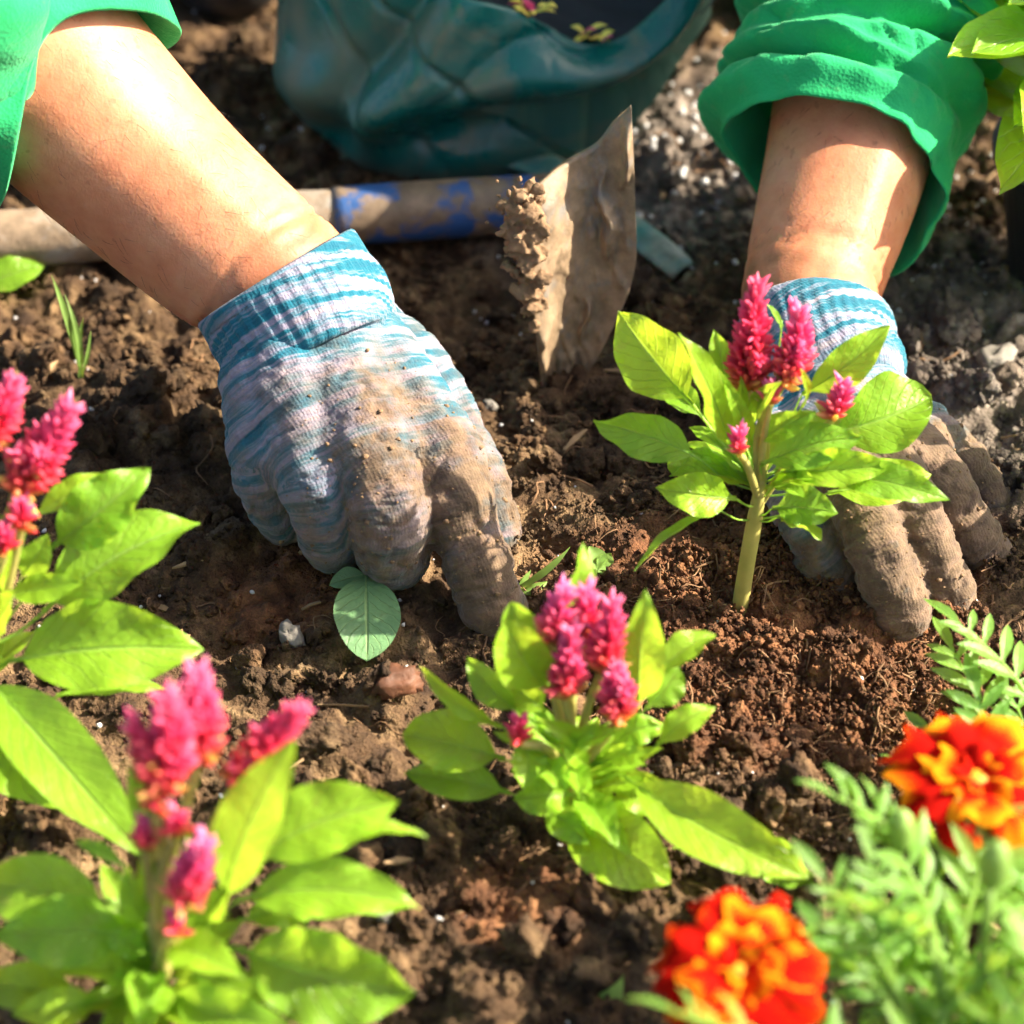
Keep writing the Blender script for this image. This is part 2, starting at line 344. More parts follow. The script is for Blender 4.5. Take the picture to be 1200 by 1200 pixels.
M['fabric'] = fabric_mat()
def vinyl_mat():
    m, N, L = mat('teal_vinyl'); tc = N('TexCoord'); ob = tc.outputs['Object']
    d1 = noise(N, L, 22, 6, .65, ob, .6); dr = ramp(N, [(.50, (0, 0, 0)), (.72, (1, 1, 1))]); L(d1, dr.inputs[0])
    sp = ramp(N, [(.70, (0, 0, 0)), (.74, (1, 1, 1))]); L(noise(N, L, 190, 3, .6, ob), sp.inputs[0])
    at = N('Attribute', attribute_name='dust').outputs['Fac']
    f = math_(N, L, 'MAXIMUM', math_(N, L, 'MULTIPLY', dr.outputs[0], .55), math_(N, L, 'MULTIPLY', sp.outputs[0], .6)); f = math_(N, L, 'MAXIMUM', f, at)
    c = mixc(N, L, f, (.004, .115, .105), (.21, .155, .10))
    b = N('BsdfPrincipled'); L(c, b.inputs['Base Color']); L(math_(N, L, 'ADD', math_(N, L, 'MULTIPLY', f, .5), .27), b.inputs['Roughness'])
    vo = N('TexVoronoi'); vo.feature = 'DISTANCE_TO_EDGE'; vo.inputs['Scale'].default_value = 26; dv = N('VectorMath', operation='ADD'); L(ob, dv.inputs[0]); nn = N('TexNoise'); nn.inputs['Scale'].default_value = 30; L(ob, nn.inputs['Vector'])
    sc_ = N('VectorMath', operation='SCALE'); L(nn.outputs['Color'], sc_.inputs[0]); sc_.inputs['Scale'].default_value = .03; L(sc_.outputs[0], dv.inputs[1]); L(dv.outputs[0], vo.inputs['Vector'])
    cz = math_(N, L, 'MINIMUM', vo.outputs['Distance'], .12); L(bump(N, L, math_(N, L, 'ADD', math_(N, L, 'MULTIPLY', cz, 3.0), noise(N, L, 60, 4, .6, ob)), .35, .0025), b.inputs['Normal'])
    o = N('OutputMaterial'); L(b.outputs[0], o.inputs[0]); return m
M['vinyl'] = vinyl_mat()
def worn_mat(name, paint, under, lo, hi, scale=40, rough=.5, metal=0.0, soil=.0):
    m, N, L = mat(name); tc = N('TexCoord'); ob = tc.outputs['Object']
    r = ramp(N, [(lo, (0, 0, 0)), (hi, (1, 1, 1))]); L(noise(N, L, scale, 6, .65, ob, .4), r.inputs[0])
    v = ramp(N, [(.3, tuple(c*.6 for c in under)), (.7, tuple(min(1, c*1.35) for c in under))]); L(noise(N, L, scale*3, 5, .65, ob), v.inputs[0])
    c = mixc(N, L, r.outputs[0], v.outputs[0], paint)
    b = N('BsdfPrincipled'); L(c, b.inputs['Base Color']); b.inputs['Roughness'].default_value = rough; b.inputs['Metallic'].default_value = metal
    L(bump(N, L, noise(N, L, scale*4, 5, .65, ob), .5, .0015), b.inputs['Normal'])
    o = N('OutputMaterial'); L(b.outputs[0], o.inputs[0]); return m
M['handle'] = worn_mat('worn_blue_paint', (.02, .075, .24), (.17, .12, .08), .475, .55, 38)
M['wood'] = worn_mat('weathered_wood', (.30, .27, .24), (.23, .165, .11), .48, .65, 45, .7)
M['steel'] = worn_mat('muddy_steel', (.15, .145, .14), (.22, .155, .098), .52, .64, 40, .6)
M['edge'] = simple('bare_steel_edge', (.6, .6, .6), .3, .2, 80, .2)
M['mud'] = simple('caked_mud', (.19, .118, .066), .9, .35, 150, .9, 500)
M['rubber'] = simple('black_rubber', (.02, .02, .022), .5, .3, 40, .2)
M['trouser'] = simple('dark_cloth', (.02, .022, .03), .9, .3, 60, .4)
M['hair'] = simple('dark_hair', (.03, .02, .015), .6, .4, 200, .5)
M['pot'] = simple('black_plastic', (.018, .018, .02), .5, .4, 40, .2)
M['perlite'] = simple('perlite', (.62, .62, .64), .8, .2, 300, .5, 900)
M['stone'] = simple('grey_stone', (.17, .155, .14), .8, .35, 90, .8, 300)
M['redstone'] = simple('red_brown_stone', (.10, .040, .020), .6, .5, 90, .8, 260)
M['fibre'] = simple('dry_fibre', (.20, .11, .055), .8, .5, 60, 0)
M['rootball'] = M['fibre']
M['grass'] = simple('grass_blade', (.20, .34, .08), .5, .4, 40, 0, 300, None, .4, (.5, .6, .1), .35)
M['yellow'] = simple('yellow_petal', (.80, .62, .06), .6, .2, 60, 0, 300, (.85, .75, .2))
M['floret'] = simple('marigold_disc', (.80, .30, .01), .6, .3, 200, .4)

# ---------------------------------------------------------------- ground
MOUNDS = [((930, 720), .075, .010), ((660, 960), .055, .006), ((1080, 830), .06, -.012), ((560, 370), .05, -.008), ((700, 420), .03, .008), ((330, 690), .05, .004), ((1165, 640), .04, .008)]
MC = [(P(*c), r, h) for c, r, h in MOUNDS]
def gh(x, y):
    x = np.asarray(x, float); y = np.asarray(y, float)
    wx = x+.006*pn(x*40, y*40, 3.3); wy = y+.006*pn(x*40, y*40, 9.7)
    h = .010*fbm(x*7, y*7, 1.7, 3)
    for c, r, a in MC: h = h+a*np.exp(-((x-c.x)**2+(y-c.y)**2)/r**2)
    fd = np.clip(1-(np.hypot(x, y-.1)-.60)/.8, 0, 1)
    for sc, am, sd in ((38., .0085, 5), (85., .0046, 23), (190., .0022, 61)):
        d, v = cell(wx*sc, wy*sc, sd); h = h+fd*am*(.25+v)*np.sqrt(np.clip(1-(d/.72)**2, 0, 1))
    h = h+fd*(.0022*pn(x*150, y*150, 2.2)+.0010*pn(x*420, y*420, 5.2))
    r = np.hypot(x, y); return np.where(r < 3, h, h*np.exp(-np.minimum(r-3, 50)))-.004
def gz(p): return float(gh(np.array([p[0]]), np.array([p[1]]))[0])
def axis(lo, hi, st):
    c = np.arange(lo, hi, st); g = st*1.16**np.arange(1, 90); g = np.cumsum(g); g = g[g < 400]
    return np.concatenate([lo-g[::-1], c, hi+g])
gx, gy = axis(-.36, .36, .00165), axis(-.34, .62, .00165)
X, Y = np.meshgrid(gx, gy); Z = gh(X, Y)
nx, ny = len(gx), len(gy)
i = np.arange(ny-1)[:, None]*nx+np.arange(nx-1)[None]
F = np.stack([i, i+1, i+nx+1, i+nx], -1).reshape(-1, 4)
ground = mesh_obj('ground', np.stack([X, Y, Z], -1).reshape(-1, 3), F, M['soil']); tag(ground, kind='structure', label='loose dark brown soil of the flower bed')

# ---- crumbs of soil: geometry-node scatter, nobody could count them
def clod_shape(sub, seed, rough=.35):
    V, F = ICO[sub]; V = V*np.array([1, rng.uniform(.7, 1), rng.uniform(.6, .9)])
    q_ = V*1.7; d = 1+rough*(.9*fbm(q_[:, 0]+seed*3.1, q_[:, 1], q_[:, 2], 4)-.55*np.abs(pn(q_[:, 0]*1.6, q_[:, 1]*1.6+seed, q_[:, 2]*1.6))+.45*pn(q_[:, 0]*2.7+seed, q_[:, 1]*2.7, q_[:, 2]*2.7)-.35*np.abs(pn(q_[:, 0]*4.3, q_[:, 1]*4.3+seed, q_[:, 2]*4.3)))
    for _ in range(7):                       # break a few flat faces off
        n = rng.normal(size=3); n /= np.linalg.norm(n); k = rng.uniform(.5, .82); s = (V*d[:, None])@n; d = np.where(s > k, d*(k/np.maximum(s, 1e-6))**.85, d)
    return V*d[:, None], F
def scatter(name, protos, pts, rot, scale, mat_=None, label=None):
    pc = bpy.data.collections.new(name+'_shapes')
    for k, (V, F) in enumerate(protos):
        me = bpy.data.meshes.new(name+'_shape'); me.from_pydata(V.tolist(), [], F); me.materials.append(mat_)
        me.polygons.foreach_set('use_smooth', np.ones(len(me.polygons), bool))
        pc.objects.link(bpy.data.objects.new('%s_shape_%02d' % (name, k), me))
    me = bpy.data.meshes.new(name); me.from_pydata(np.asarray(pts).tolist(), [], [])
    for nm, ty, key, d in (('rot', 'FLOAT_VECTOR', 'vector', rot), ('scl', 'FLOAT', 'value', scale), ('idx', 'INT', 'value', rng.integers(0, len(protos), len(pts)))):
        a = me.attributes.new(nm, ty, 'POINT'); a.data.foreach_set(key, np.asarray(d, np.int32 if ty == 'INT' else np.float32).ravel())
    me.materials.append(mat_)
    o = link(name, me); g = bpy.data.node_groups.new(name, 'GeometryNodeTree')
    g.interface.new_socket('Geometry', in_out='INPUT', socket_type='NodeSocketGeometry'); g.interface.new_socket('Geometry', in_out='OUTPUT', socket_type='NodeSocketGeometry')
    n = g.nodes; gi, go = n.new('NodeGroupInput'), n.new('NodeGroupOutput'); ci = n.new('GeometryNodeCollectionInfo'); ci.inputs[0].default_value = pc
    ci.inputs['Separate Children'].default_value = True; ci.inputs['Reset Children'].default_value = True
    ip = n.new('GeometryNodeInstanceOnPoints'); ip.inputs['Pick Instance'].default_value = True
    def na(nm, ty): q = n.new('GeometryNodeInputNamedAttribute'); q.data_type = ty; q.inputs[0].default_value = nm; return q.outputs[0]
    l = g.links; l.new(gi.outputs[0], ip.inputs['Points']); l.new(ci.outputs[0], ip.inputs['Instance'])
    l.new(na('idx', 'INT'), ip.inputs['Instance Index']); l.new(na('rot', 'FLOAT_VECTOR'), ip.inputs['Rotation']); l.new(na('scl', 'FLOAT'), ip.inputs['Scale'])
    l.new(ip.outputs[0], go.inputs[0]); md = o.modifiers.new('scatter', 'NODES'); md.node_group = g
    tag(o, label=label, kind='stuff'); return o
def bed_points(n, dens=None):
    out = np.zeros((0, 2))
    while len(out) < n:
        q = np.stack([rng.uniform(-.33, .33, n), rng.uniform(-.30, .56, n)], 1)
        k = np.abs(q[:, 0]) < .16+.20*(q[:, 1]+.75)/1.25        # roughly the wedge in view, with a margin
        if dens is not None: k &= rng.random(n) < dens(q)
        out = np.vstack([out, q[k]])
    return out[:n]
def drop(q, s, sink=.25): return np.column_stack([q, gh(q[:, 0], q[:, 1])+s*sink])
clump = lambda q: np.clip(.45+1.3*fbm(q[:, 0]*22, q[:, 1]*22, 4.4, 3), .08, 1)
protos = [clod_shape(3, k, .75) for k in range(16)]
n = 26000; q = bed_points(n, clump); s = .0011*(1+rng.pareto(2.6, n)); s = np.minimum(s, .0085)
scatter('soil_crumbs', protos, drop(q, s, .3), rng.uniform(0, 6.28, (n, 3)), s, M['soil'], 'fine crumbs of loose brown soil over the flower bed')
RC = P(930, 760)
redz = lambda q: np.clip(1.25*np.exp(-((q[:, 0]-RC.x)**2+(q[:, 1]-RC.y)**2)/.085**2)*(.5+1.1*fbm(q[:, 0]*40, q[:, 1]*40, 8.8, 2)), 0, 1)
n = 9000; q = bed_points(n, redz); s = .0008*(1+rng.pareto(3.0, n)); s = np.minimum(s, .003)
pp = drop(q, s, .3); pp[:, 2] += rng.random(n)**2*.004
scatter('potting_compost', [clod_shape(2, 40+k, .75) for k in range(8)], pp, rng.uniform(0, 6.28, (n, 3)), s, M['soil'], 'reddish crumbly potting compost round the newly planted celosia')
# white perlite grains
GC = P(800, 200)
perd = lambda q: np.clip(.10+np.exp(-((q[:, 0]-GC.x-.05)**2/.12**2+(q[:, 1]-GC.y)**2/.10**2)), 0, 1)
n = 1000; q = bed_points(n, perd); s = rng.uniform(.0006, .0016, n)*(1+.9*np.exp(-((q[:, 0]-GC.x)**2+(q[:, 1]-GC.y)**2)/.1**2))
scatter('perlite_grains', [clod_shape(1, 60+k, .5) for k in range(5)], drop(q, s, .6), rng.uniform(0, 6.28, (n, 3)), s, M['perlite'], 'small white perlite grains sprinkled over the soil')
# dry root fibres
fb = MB(); n = 750
qa = bed_points(n//2, redz); qb = bed_points(n-n//2, clump)
for q_ in np.vstack([qa, qb]):
    a = rng.uniform(0, 6.28); Ln = rng.uniform(.006, .026); pts = []
    for k in range(5):
        pts.append((q_[0]+math.cos(a)*Ln*(k-2)/4, q_[1]+math.sin(a)*Ln*(k-2)/4)); a += rng.normal()*.5
    pts = np.array(pts); zz = gh(pts[:, 0], pts[:, 1])+rng.uniform(.0003, .0035, 5)
    V, F, U = tube(np.column_stack([pts, zz]), [rng.uniform(.00018, .0005)]*4+[.0001], 5, 10, False); fb.add(V, F, U)
tag(fb.build('root_fibres', M['fibre']), kind='stuff', label='thin dry root fibres strewn over the soil')
# larger clods: each its own thing
clods = [mesh_obj('soil_clod', *clod_shape(4, 80+k, .75), M['soil']) for k in range(6)]
CL = [(110, 525, .017), (250, 510, .011), (130, 590, .009), (245, 90, .016), (300, 120, .013), (230, 130, .012), (285, 55, .014), (330, 75, .010),
      (205, 55, .010), (260, 165, .011), (20, 390, .010), (60, 415, .010), (45, 440, .010), (180, 490, .012), (590, 350, .010), (510, 290, .009), (560, 410, .008), (640, 560, .009),
      (690, 560, .008), (610, 530, .008), (730, 370, .016), (790, 400, .012), (700, 480, .011), (860, 265, .009), (1110, 400, .013), (1095, 530, .013), (1150, 540, .010), (1185, 590, .012),
      (1140, 480, .012), (340, 850, .010), (380, 880, .012), (300, 800, .009), (420, 930, .010), (500, 940, .011), (60, 980, .014), (90, 960, .010), (930, 930, .012), (900, 950, .009),
      (850, 1040, .010), (700, 1070, .012), (660, 1100, .011), (740, 1110, .009), (620, 1130, .012), (550, 1130, .010), (520, 1000, .013), (590, 1000, .010), (480, 1090, .009), (560, 1060, .009),
      (700, 1150, .012), (450, 820, .009), (380, 800, .008), (270, 640, .010), (230, 660, .008), (170, 640, .011), (480, 360, .010), (530, 420, .009), (1000, 890, .009), (870, 880, .010), (810, 880, .009)]
for k, (px, py, s) in enumerate(CL):
    p = P(px, py, .004); src = clods[k % 6]
    o = src if k < 6 else src.copy()
    if k >= 6: COL.objects.link(o)
    s *= .95
    o.location = (p.x, p.y, gz(p)+s*.3); o.rotation_euler = tuple(rng.uniform(0, 6.28, 3)); o.scale = (s*rng.uniform(.85, 1.2), s, s*rng.uniform(.75, 1))
    tag(o, 'lump of dried brown soil lying on the flower bed', 'soil clod', 'lumps of dried soil on the bed')
def stone(px, py, s, m, label, seed):
    p = P(px, py, .005); V, F = clod_shape(3, seed, .6)
    o = mesh_obj('stone', V*s, F, m); o.location = (p.x, p.y, gz(p)+s[2]*.45); o.rotation_euler.z = seed; tag(o, label, 'stone')
A3 = lambda *a: np.array(a)
stone(574, 472, A3(.0035, .0035, .004), M['stone'], 'small pale grey pebble on soil between the striped glove and hoe blade', 1.2)
stone(340, 752, A3(.008, .006, .006), M['stone'], 'pale grey stone on soil below the striped glove\'s curled fingers', 2.2)
stone(463, 822, A3(.013, .010, .008), M['redstone'], 'smooth red-brown stone beside the celosia below the pointing finger', .3)
stone(1165, 440, A3(.013, .011, .011), M['stone'], 'rough grey stone on the grit beyond the planted hand', 4.1)
stone(1060, 1048 - 0, A3(.0055, .005, .005), M['stone'], 'small grey stone half hidden under the marigold foliage', 5.1)
stone(450, 1085, A3(.004, .004, .005), M['stone'], 'tiny pale pebble by the leaf tip of the front celosia', 6.3)

# ================================================================ person reaching in from the far side
VIEW = -FWD                                   # towards the viewer
person = empty('person', (0.0, .62, 0.0))
tag(person, 'person crouching in rolled green sleeves and striped knit gloves, planting celosia', 'person')
def capsules(mb, pts, rad, n=20):
    """a chain of joints as one swept solid"""
    V, F, U = tube(pts, rad, n, max(6, 7*len(pts))); mb.add(V, F)
    for p, r in ((pts[0], rad[0]), (pts[-1], rad[-1])):
        v, f = ICO[3]; mb.add(v*r+np.array(list(p)), f)
# --- arms: centre line, radius
armL = [P(345, 362, .075), P(326, 336, .089), P(255, 278, .104), P(180, 210, .122), P(110, 142, .142), P(20, 50, .172), P(-110, -70, .215)]
radL = [.031, .0325, .0352, .0375, .0405, .0435, .046]
armR = [P(955, 395, .053), P(950, 352, .058), P(958, 310, .064), P(972, 262, .072), P(993, 185, .086), P(1015, 80, .105), P(1050, -90, .140)]
radR = [.028, .0290, .0302, .0325, .0355, .039, .044]
shL, shR = Vector((-.20, .46, .50)), Vector((.20, .46, .50))
mb = MB()
capsules(mb, armL+[armL[-1].lerp(shL, .5)+Vector((-.02, 0, -.02)), shL], radL+[.048, .055], 40)
capsules(mb, armR+[armR[-1].lerp(shR, .5)+Vector((.02, 0, -.02)), shR], radR+[.046, .055], 40)
capsules(mb, [(0, .86, .30), (0, .72, .42), (0, .56, .50), (0, .49, .54)], [.11, .11, .105, .07], 24)         # trunk
capsules(mb, [(-.20, .46, .50), (0, .50, .53), (.20, .46, .50)], [.055, .070, .055], 20)                      # shoulders
capsules(mb, [(0, .47, .55), (0, .41, .62)], [.058, .055], 20)                                                # neck
HC = np.array([0, .355, .70])
v, f = ICO[4]; mb.add(v*np.array([.075, .095, .11])+HC, f)
v, f = ICO[3]; mb.add(v*np.array([.055, .06, .06])+HC+np.array([0, -.035, -.075]), f)
capsules(mb, [HC+(0, -.09, .0), HC+(0, -.112, -.035)], [.010, .014], 10)                                       # nose
capsules(mb, [HC+(-.02, -.088, -.072), HC+(.02, -.088, -.072)], [.008, .008], 8)                               # mouth
for sx in (-1, 1): v, f = ICO[2]; mb.add(v*np.array([.012, .02, .032])+HC+np.array([sx*.076, .01, -.01]), f)   # ears
Vb, Fb, Nb = remesh(np.vstack(mb.V), mb.F, .003, 8)
# wrist creases and grime near the gloves, soft muscle and tendon relief
grime = np.zeros(len(Vb)); disp = np.zeros(len(Vb))
for arm, k0 in ((armL, 1), (armR, 1)):
    a, b = np.array(arm[1]), np.array(arm[3]); ax = (b-a)/np.linalg.norm(b-a)
    rel = Vb-a; t = rel@ax; rad = np.linalg.norm(rel-t[:, None]*ax, axis=1); near = rad < .06
    e2 = np.array(VIEW)-ax*np.dot(VIEW, ax); e2 /= np.linalg.norm(e2); e1 = np.cross(e2, ax); th = np.arctan2(rel@e2, rel@e1)
    for t0, w_, am in ((.010, .0016, .0011), (.015, .0014, .0005), (.0045, .0013, .0005)):
        tt = t-t0-.0035*np.sin(th*1.0+.7)-.0015*np.sin(th*3+t0*900)
        disp -= near*1.7*am*np.exp(-(tt/w_)**2); grime += near*.35*(am > .0008)*np.exp(-(tt/.0012)**2)
    disp += near*.0012*np.exp(-((th-1.9)/.16)**2)*np.clip(t/.03, 0, 1)*np.exp(-(t/.09)**2)
    grime += near*np.clip(1-(t-.002)/.010, 0, 1)*np.clip(.5+1.2*pn(Vb[:, 0]*120, Vb[:, 1]*120, Vb[:, 2]*120), 0, 1)*(t > -.05)
Vb = Vb+Nb*disp[:, None]
body = mesh_obj('body', Vb, Fb, M['skin'], person, attrs={'grime': np.clip(grime, 0, 1)})
v, f = ICO[3]; hv = v*np.array([.083, .104, .112])+HC+np.array([0, .014, .014]); keep = [q for q in f if not all(v[i][1] < -.35 and v[i][2] < .45 for i in q)]
mesh_obj('hair', hv*(1)+.004*v*pn(v[:, 0]*9, v[:, 1]*9, v[:, 2]*3)[:, None], keep, M['hair'], person)

# --- gloves: chains of joints (pixel, pixel, height) + radii, blended into one skin
def glove(fingers, cuff_pts, cuff_rad, dirt_fn, label, palm, voxel=.0012, flat=.86):
    mb = MB(); segs = []
    for ch in fingers:
        pts = [P(*c[:3]) for c in ch]; rad = [c[3] for c in ch]
        capsules(mb, pts, rad, 22)
        C = cr(pts, 40); Rr = cr([[r] for r in rad], 40)[:, 0]; d = np.concatenate([[0], np.cumsum(np.linalg.norm(np.diff(C, axis=0), axis=1))])
        segs.append((C, Rr, d))
    for c in palm: v, f = ICO[3]; p = P(*c[:3]); mb.add(v*c[3]+np.array(p), f)
    for u_, v_ in zip(fingers[:3], fingers[1:4]):                 # flesh between the bones of the back of the hand
        q0, q1 = [(np.array(u_[k])+np.array(v_[k]))/2 for k in (0, 1)]; q1 = q0+(q1-q0)*.86
        capsules(mb, [P(*q0[:3]), P(*q1[:3])], [q0[3]*.98, q1[3]*.97], 20)
    V, F, N_ = remesh(np.vstack(mb.V), mb.F, voxel, 3)
    ax0 = np.array(cuff_pts[0]); axd = np.mean([np.array(P(*ch[1][:3])) for ch in fingers[:4]], axis=0)-ax0; axd /= np.linalg.norm(axd)
    best = np.full(len(V), 9.); row = np.zeros(len(V)); fing = np.zeros(len(V), int); wts = np.zeros(len(V)); rsum = np.zeros(len(V))
    for k, (C, Rr, d) in enumerate(segs):
        D = np.linalg.norm(V[:, None]-C[None], axis=2)-Rr[None]; j = D.argmin(1); m = D.min(1)
        s_ = d[j]; dm = d[int(round(39/(len(fingers[k])-1)))]
        j2 = np.clip(j, 1, len(C)-2); T = C[j2+1]-C[j2-1]; T /= np.linalg.norm(T, axis=1)[:, None]; s_ = s_+np.einsum('ij,ij->i', V-C[j], T)
        pm = (np.array(P(*fingers[k][1][:3]))-ax0)@axd; s_ = np.where(s_ > dm, pm+s_-dm, np.minimum((V-ax0)@axd, pm+.004))
        wt = np.exp(-np.clip(m+.0, -.01, .1)/.0022); rsum += wt*s_; wts += wt
        fing = np.where(m < best, k, fing); best = np.minimum(best, m)
    row = rsum/np.maximum(wts, 1e-9)
    # wrinkles across the back and at the joints
    wr = .0013*pn(row*170, V[:, 0]*26, V[:, 1]*26)+.0010*fbm(V[:, 0]*90, V[:, 1]*90, V[:, 2]*90, 3)-.0011*np.exp(-(np.abs(pn(row*120+2, V[:, 0]*45, V[:, 1]*45))/.06)**2)
    V = V+N_*wr[:, None]
    a, b = np.array(P(*fingers[1][0][:3])), np.array(P(*fingers[1][1][:3])); ax = (b-a)/np.linalg.norm(b-a)
    side = np.cross(ax, np.array(VIEW)); side /= np.linalg.norm(side); around = (V-a)@side+.6*(V-a)@np.array(VIEW)
    dirt = dirt_fn(V, row, fing)
    g = mesh_obj('glove', V, F, M['glove'], person, attrs={'row': row, 'around': around, 'dirt': dirt}); g['label'] = label
    # crumbs of earth stuck to the muddy fingers
    cr_ = MB(); cand = np.where((dirt > .5) & (N_@np.array(VIEW) > -.2))[0]
    for q in rng.choice(cand, min(len(cand), 420), replace=False):
        v, f = clod_shape(1, q % 50, .8); cr_.add(v*min(.0017, .0004*(1+rng.pareto(2.0)))+V[q], f)
    cs = cr_.build('earth_crust', M['mud'], g); cs['kind'] = 'stuff'
    # ribbed cuff with a rolled lip
    n, m = 168, 26; C = cr(cuff_pts, m); R = cr([[r] for r in cuff_rad], m)[:, 0]
    T, A, B = frames(C, VIEW); th = np.linspace(0, 2*np.pi, n, endpoint=False)
    s = np.linspace(0, 1, m)
    rr = R[:, None]*(1+.05*np.sin(th*2+1.0)[None]*(1-s)[:, None]+.03*np.sin(th*3+4*s[:, None]))+.00055*np.cos(th*42)[None]*np.clip(np.sin(np.pi*np.clip(s*1.15, 0, 1)), 0.2, 1)[:, None]
    rr = rr+.0012*pn(s[:, None]*7, np.cos(th)[None]*2.2, np.sin(th)[None]*2.2)
    Vc = (C[:, None]+rr[..., None]*(flat*np.cos(th)[None, :, None]*A[:, None]+np.sin(th)[None, :, None]*B[:, None]))
    Ci = C[0]+T[0]*.0; lip = [(C[0]-T[0]*.0012)+(Vc[0]-C[0])*.975, (C[0]+T[0]*.003)+(Vc[0]-C[0])*.945, (C[0]+T[0]*.02)+(Vc[0]-C[0])*.93]
    Vc = np.concatenate([np.array(lip[::-1]), Vc], 0); m += 3; Vc = Vc.reshape(-1, 3)
    i = np.arange(m-1)[:, None]*n; j = np.arange(n)[None]; k = (j+1) % n
    Fc = np.stack([i+j, i+n+j, i+n+k, i+k], -1).reshape(-1, 4)
    rowc = (Vc-ax0)@axd; arc = (Vc-a)@side
    cf = mesh_obj('cuff', Vc, Fc, M['glove'], g, attrs={'row': rowc, 'around': arc+.6*((Vc-a)@np.array(VIEW)), 'dirt': np.full(len(Vc), .12)})
    return g
# the glove that points (a right hand)
LH = [
 [(412, 388, .072, .0200), (516, 535, .056, .0165), (545, 622, .036, .0138), (570, 692, .017, .0132), (586, 722, .007, .0118)],      # index
 [(378, 405, .078, .022), (446, 560, .058, .0170), (460, 640, .030, .0145), (466, 652, .012, .0125), (452, 640, .006, .011)],      # middle
 [(340, 425, .078, .021), (372, 560, .054, .0165), (387, 624, .029, .0128), (392, 636, .013, .0118), (385, 615, .006, .010)],        # ring
 [(310, 448, .072, .0175), (312, 540, .048, .0150), (328, 598, .026, .0118), (336, 606, .012, .0108), (335, 590, .007, .010)],       # little
 [(426, 388, .064, .017), (488, 445, .050, .0165), (534, 515, .034, .0140), (562, 578, .024, .0128), (578, 624, .013, .0112)]]     # thumb
def dirtL(V, row, fing):
    d = .30+np.clip((row-.045)/.06, 0, 1)*.30
    d = np.where((fing == 0) & (row > .085), d+.25, d); d = np.where((fing == 1) & (row > .085), d+.15, d)
    c = np.array(P(430, 470, .075)); d = d+.42*np.exp(-((V-c)**2).sum(1)/.022**2)
    return d+np.where(fing == 4, .12, 0)
cuffL = [P(322, 328, .094), P(336, 350, .088), P(352, 375, .083), P(366, 400, .078), P(376, 420, .073), P(386, 442, .069)]
gloveL = glove(LH, cuffL, [.0378, .0376, .0378, .0360, .030, .022], dirtL, 'striped blue and lavender knit glove with muddy pointing index finger', [(400, 470, .062, .025), (350, 480, .060, .022), (445, 470, .060, .023)])
# the glove pressed to the soil beside the stem (a left hand)
RH = [
 [(930, 445, .050, .0175), (996, 562, .050, .0132), (1027, 638, .038, .0120), (1048, 692, .020, .0124), (1056, 716, .012, .0118)],
 [(955, 448, .051, .0180), (1046, 555, .049, .0124), (1086, 632, .032, .0106), (1110, 685, .014, .0104), (1118, 710, .004, .0098)],
 [(980, 450, .050, .0175), (1088, 545, .042, .0118), (1131, 610, .026, .0100), (1158, 650, .010, .0096), (1170, 666, .003, .0090)],
 [(1000, 455, .047, .0160), (1108, 522, .032, .0108), (1152, 570, .018, .0092), (1178, 606, .006, .0086), (1190, 626, .000, .0082)],
 [(905, 450, .046, .0155), (912, 530, .044, .0135), (945, 608, .034, .0120), (970, 652, .021, .0126), (978, 672, .014, .0118)]]
def dirtR(V, row, fing):
    d = .05+np.clip((row-.040)/.035, 0, 1)*.95; return np.where(fing == 4, d-.45+.55*np.clip((row-.085)/.03, 0, 1), d)
cuffR = [P(953, 390, .0545), P(957, 405, .0535), P(962, 422, .0525), P(968, 440, .051), P(975, 458, .049), P(982, 474, .047)]
gloveR = glove(RH, cuffR, [.0345, .0338, .0338, .0345, .031, .022], dirtR, 'striped blue knit glove with earth-caked fingers pressed into the soil', [(985, 480, .052, .021), (950, 470, .050, .019), (1020, 480, .050, .019)])

# --- sleeves and shirt
def sleeve(path, prof, inner, label, fold, na=180, ns=110, opening=None):
    """path: centre points from the opening to the shoulder; prof(s, th) -> radius, shift(th): how far the hem runs along the arm"""
    C0 = cr(path, ns); seg = np.linalg.norm(np.diff(C0, axis=0), axis=1); Ld = np.concatenate([[0], np.cumsum(seg)])
    T, A, B = frames(C0, VIEW); th = np.linspace(0, 2*np.pi, na, endpoint=False)
    # A points to the viewer, B to the side
    sgn = 1 if np.dot(B[0], (1, 0, 0)) > 0 else -1
    E1 = B*sgn
    rows = []
    for k in range(ns):
        s = Ld[k]; sh = opening(th)*np.exp(-(s/.055)**2)              # metres towards the hand
        r = prof(s, th)+fold(s, th)
        rows.append(C0[k]-T[k]*sh[:, None]+r[:, None]*(np.cos(th)[:, None]*E1[k]+np.sin(th)[:, None]*A[k]))
    R0 = rows[0]; c = C0[0]
    hem = [R0+T[0]*.030+(c-T[0]*0-R0)*.12, R0+T[0]*.012+(c-R0)*.07, R0+T[0]*.002+(c-R0)*.04, R0-T[0]*.0006+(c-R0)*.02]
    V = np.array(hem+rows); m, n = V.shape[:2]; V = V.reshape(-1, 3)
    i = np.arange(m-1)[:, None]*n; j = np.arange(n)[None]; k = (j+1) % n
    F = np.stack([i+j, i+k, i+n+k, i+n+j], -1).reshape(-1, 4)
    o = mesh_obj('sleeve', V, F, M['fabric'], person); o['label'] = label
    return o
def ang(th, a, w_):                           # smooth bump at angle a (degrees)
    d = (np.degrees(th)-a+180) % 360-180; return np.exp(-(d/w_)**2)
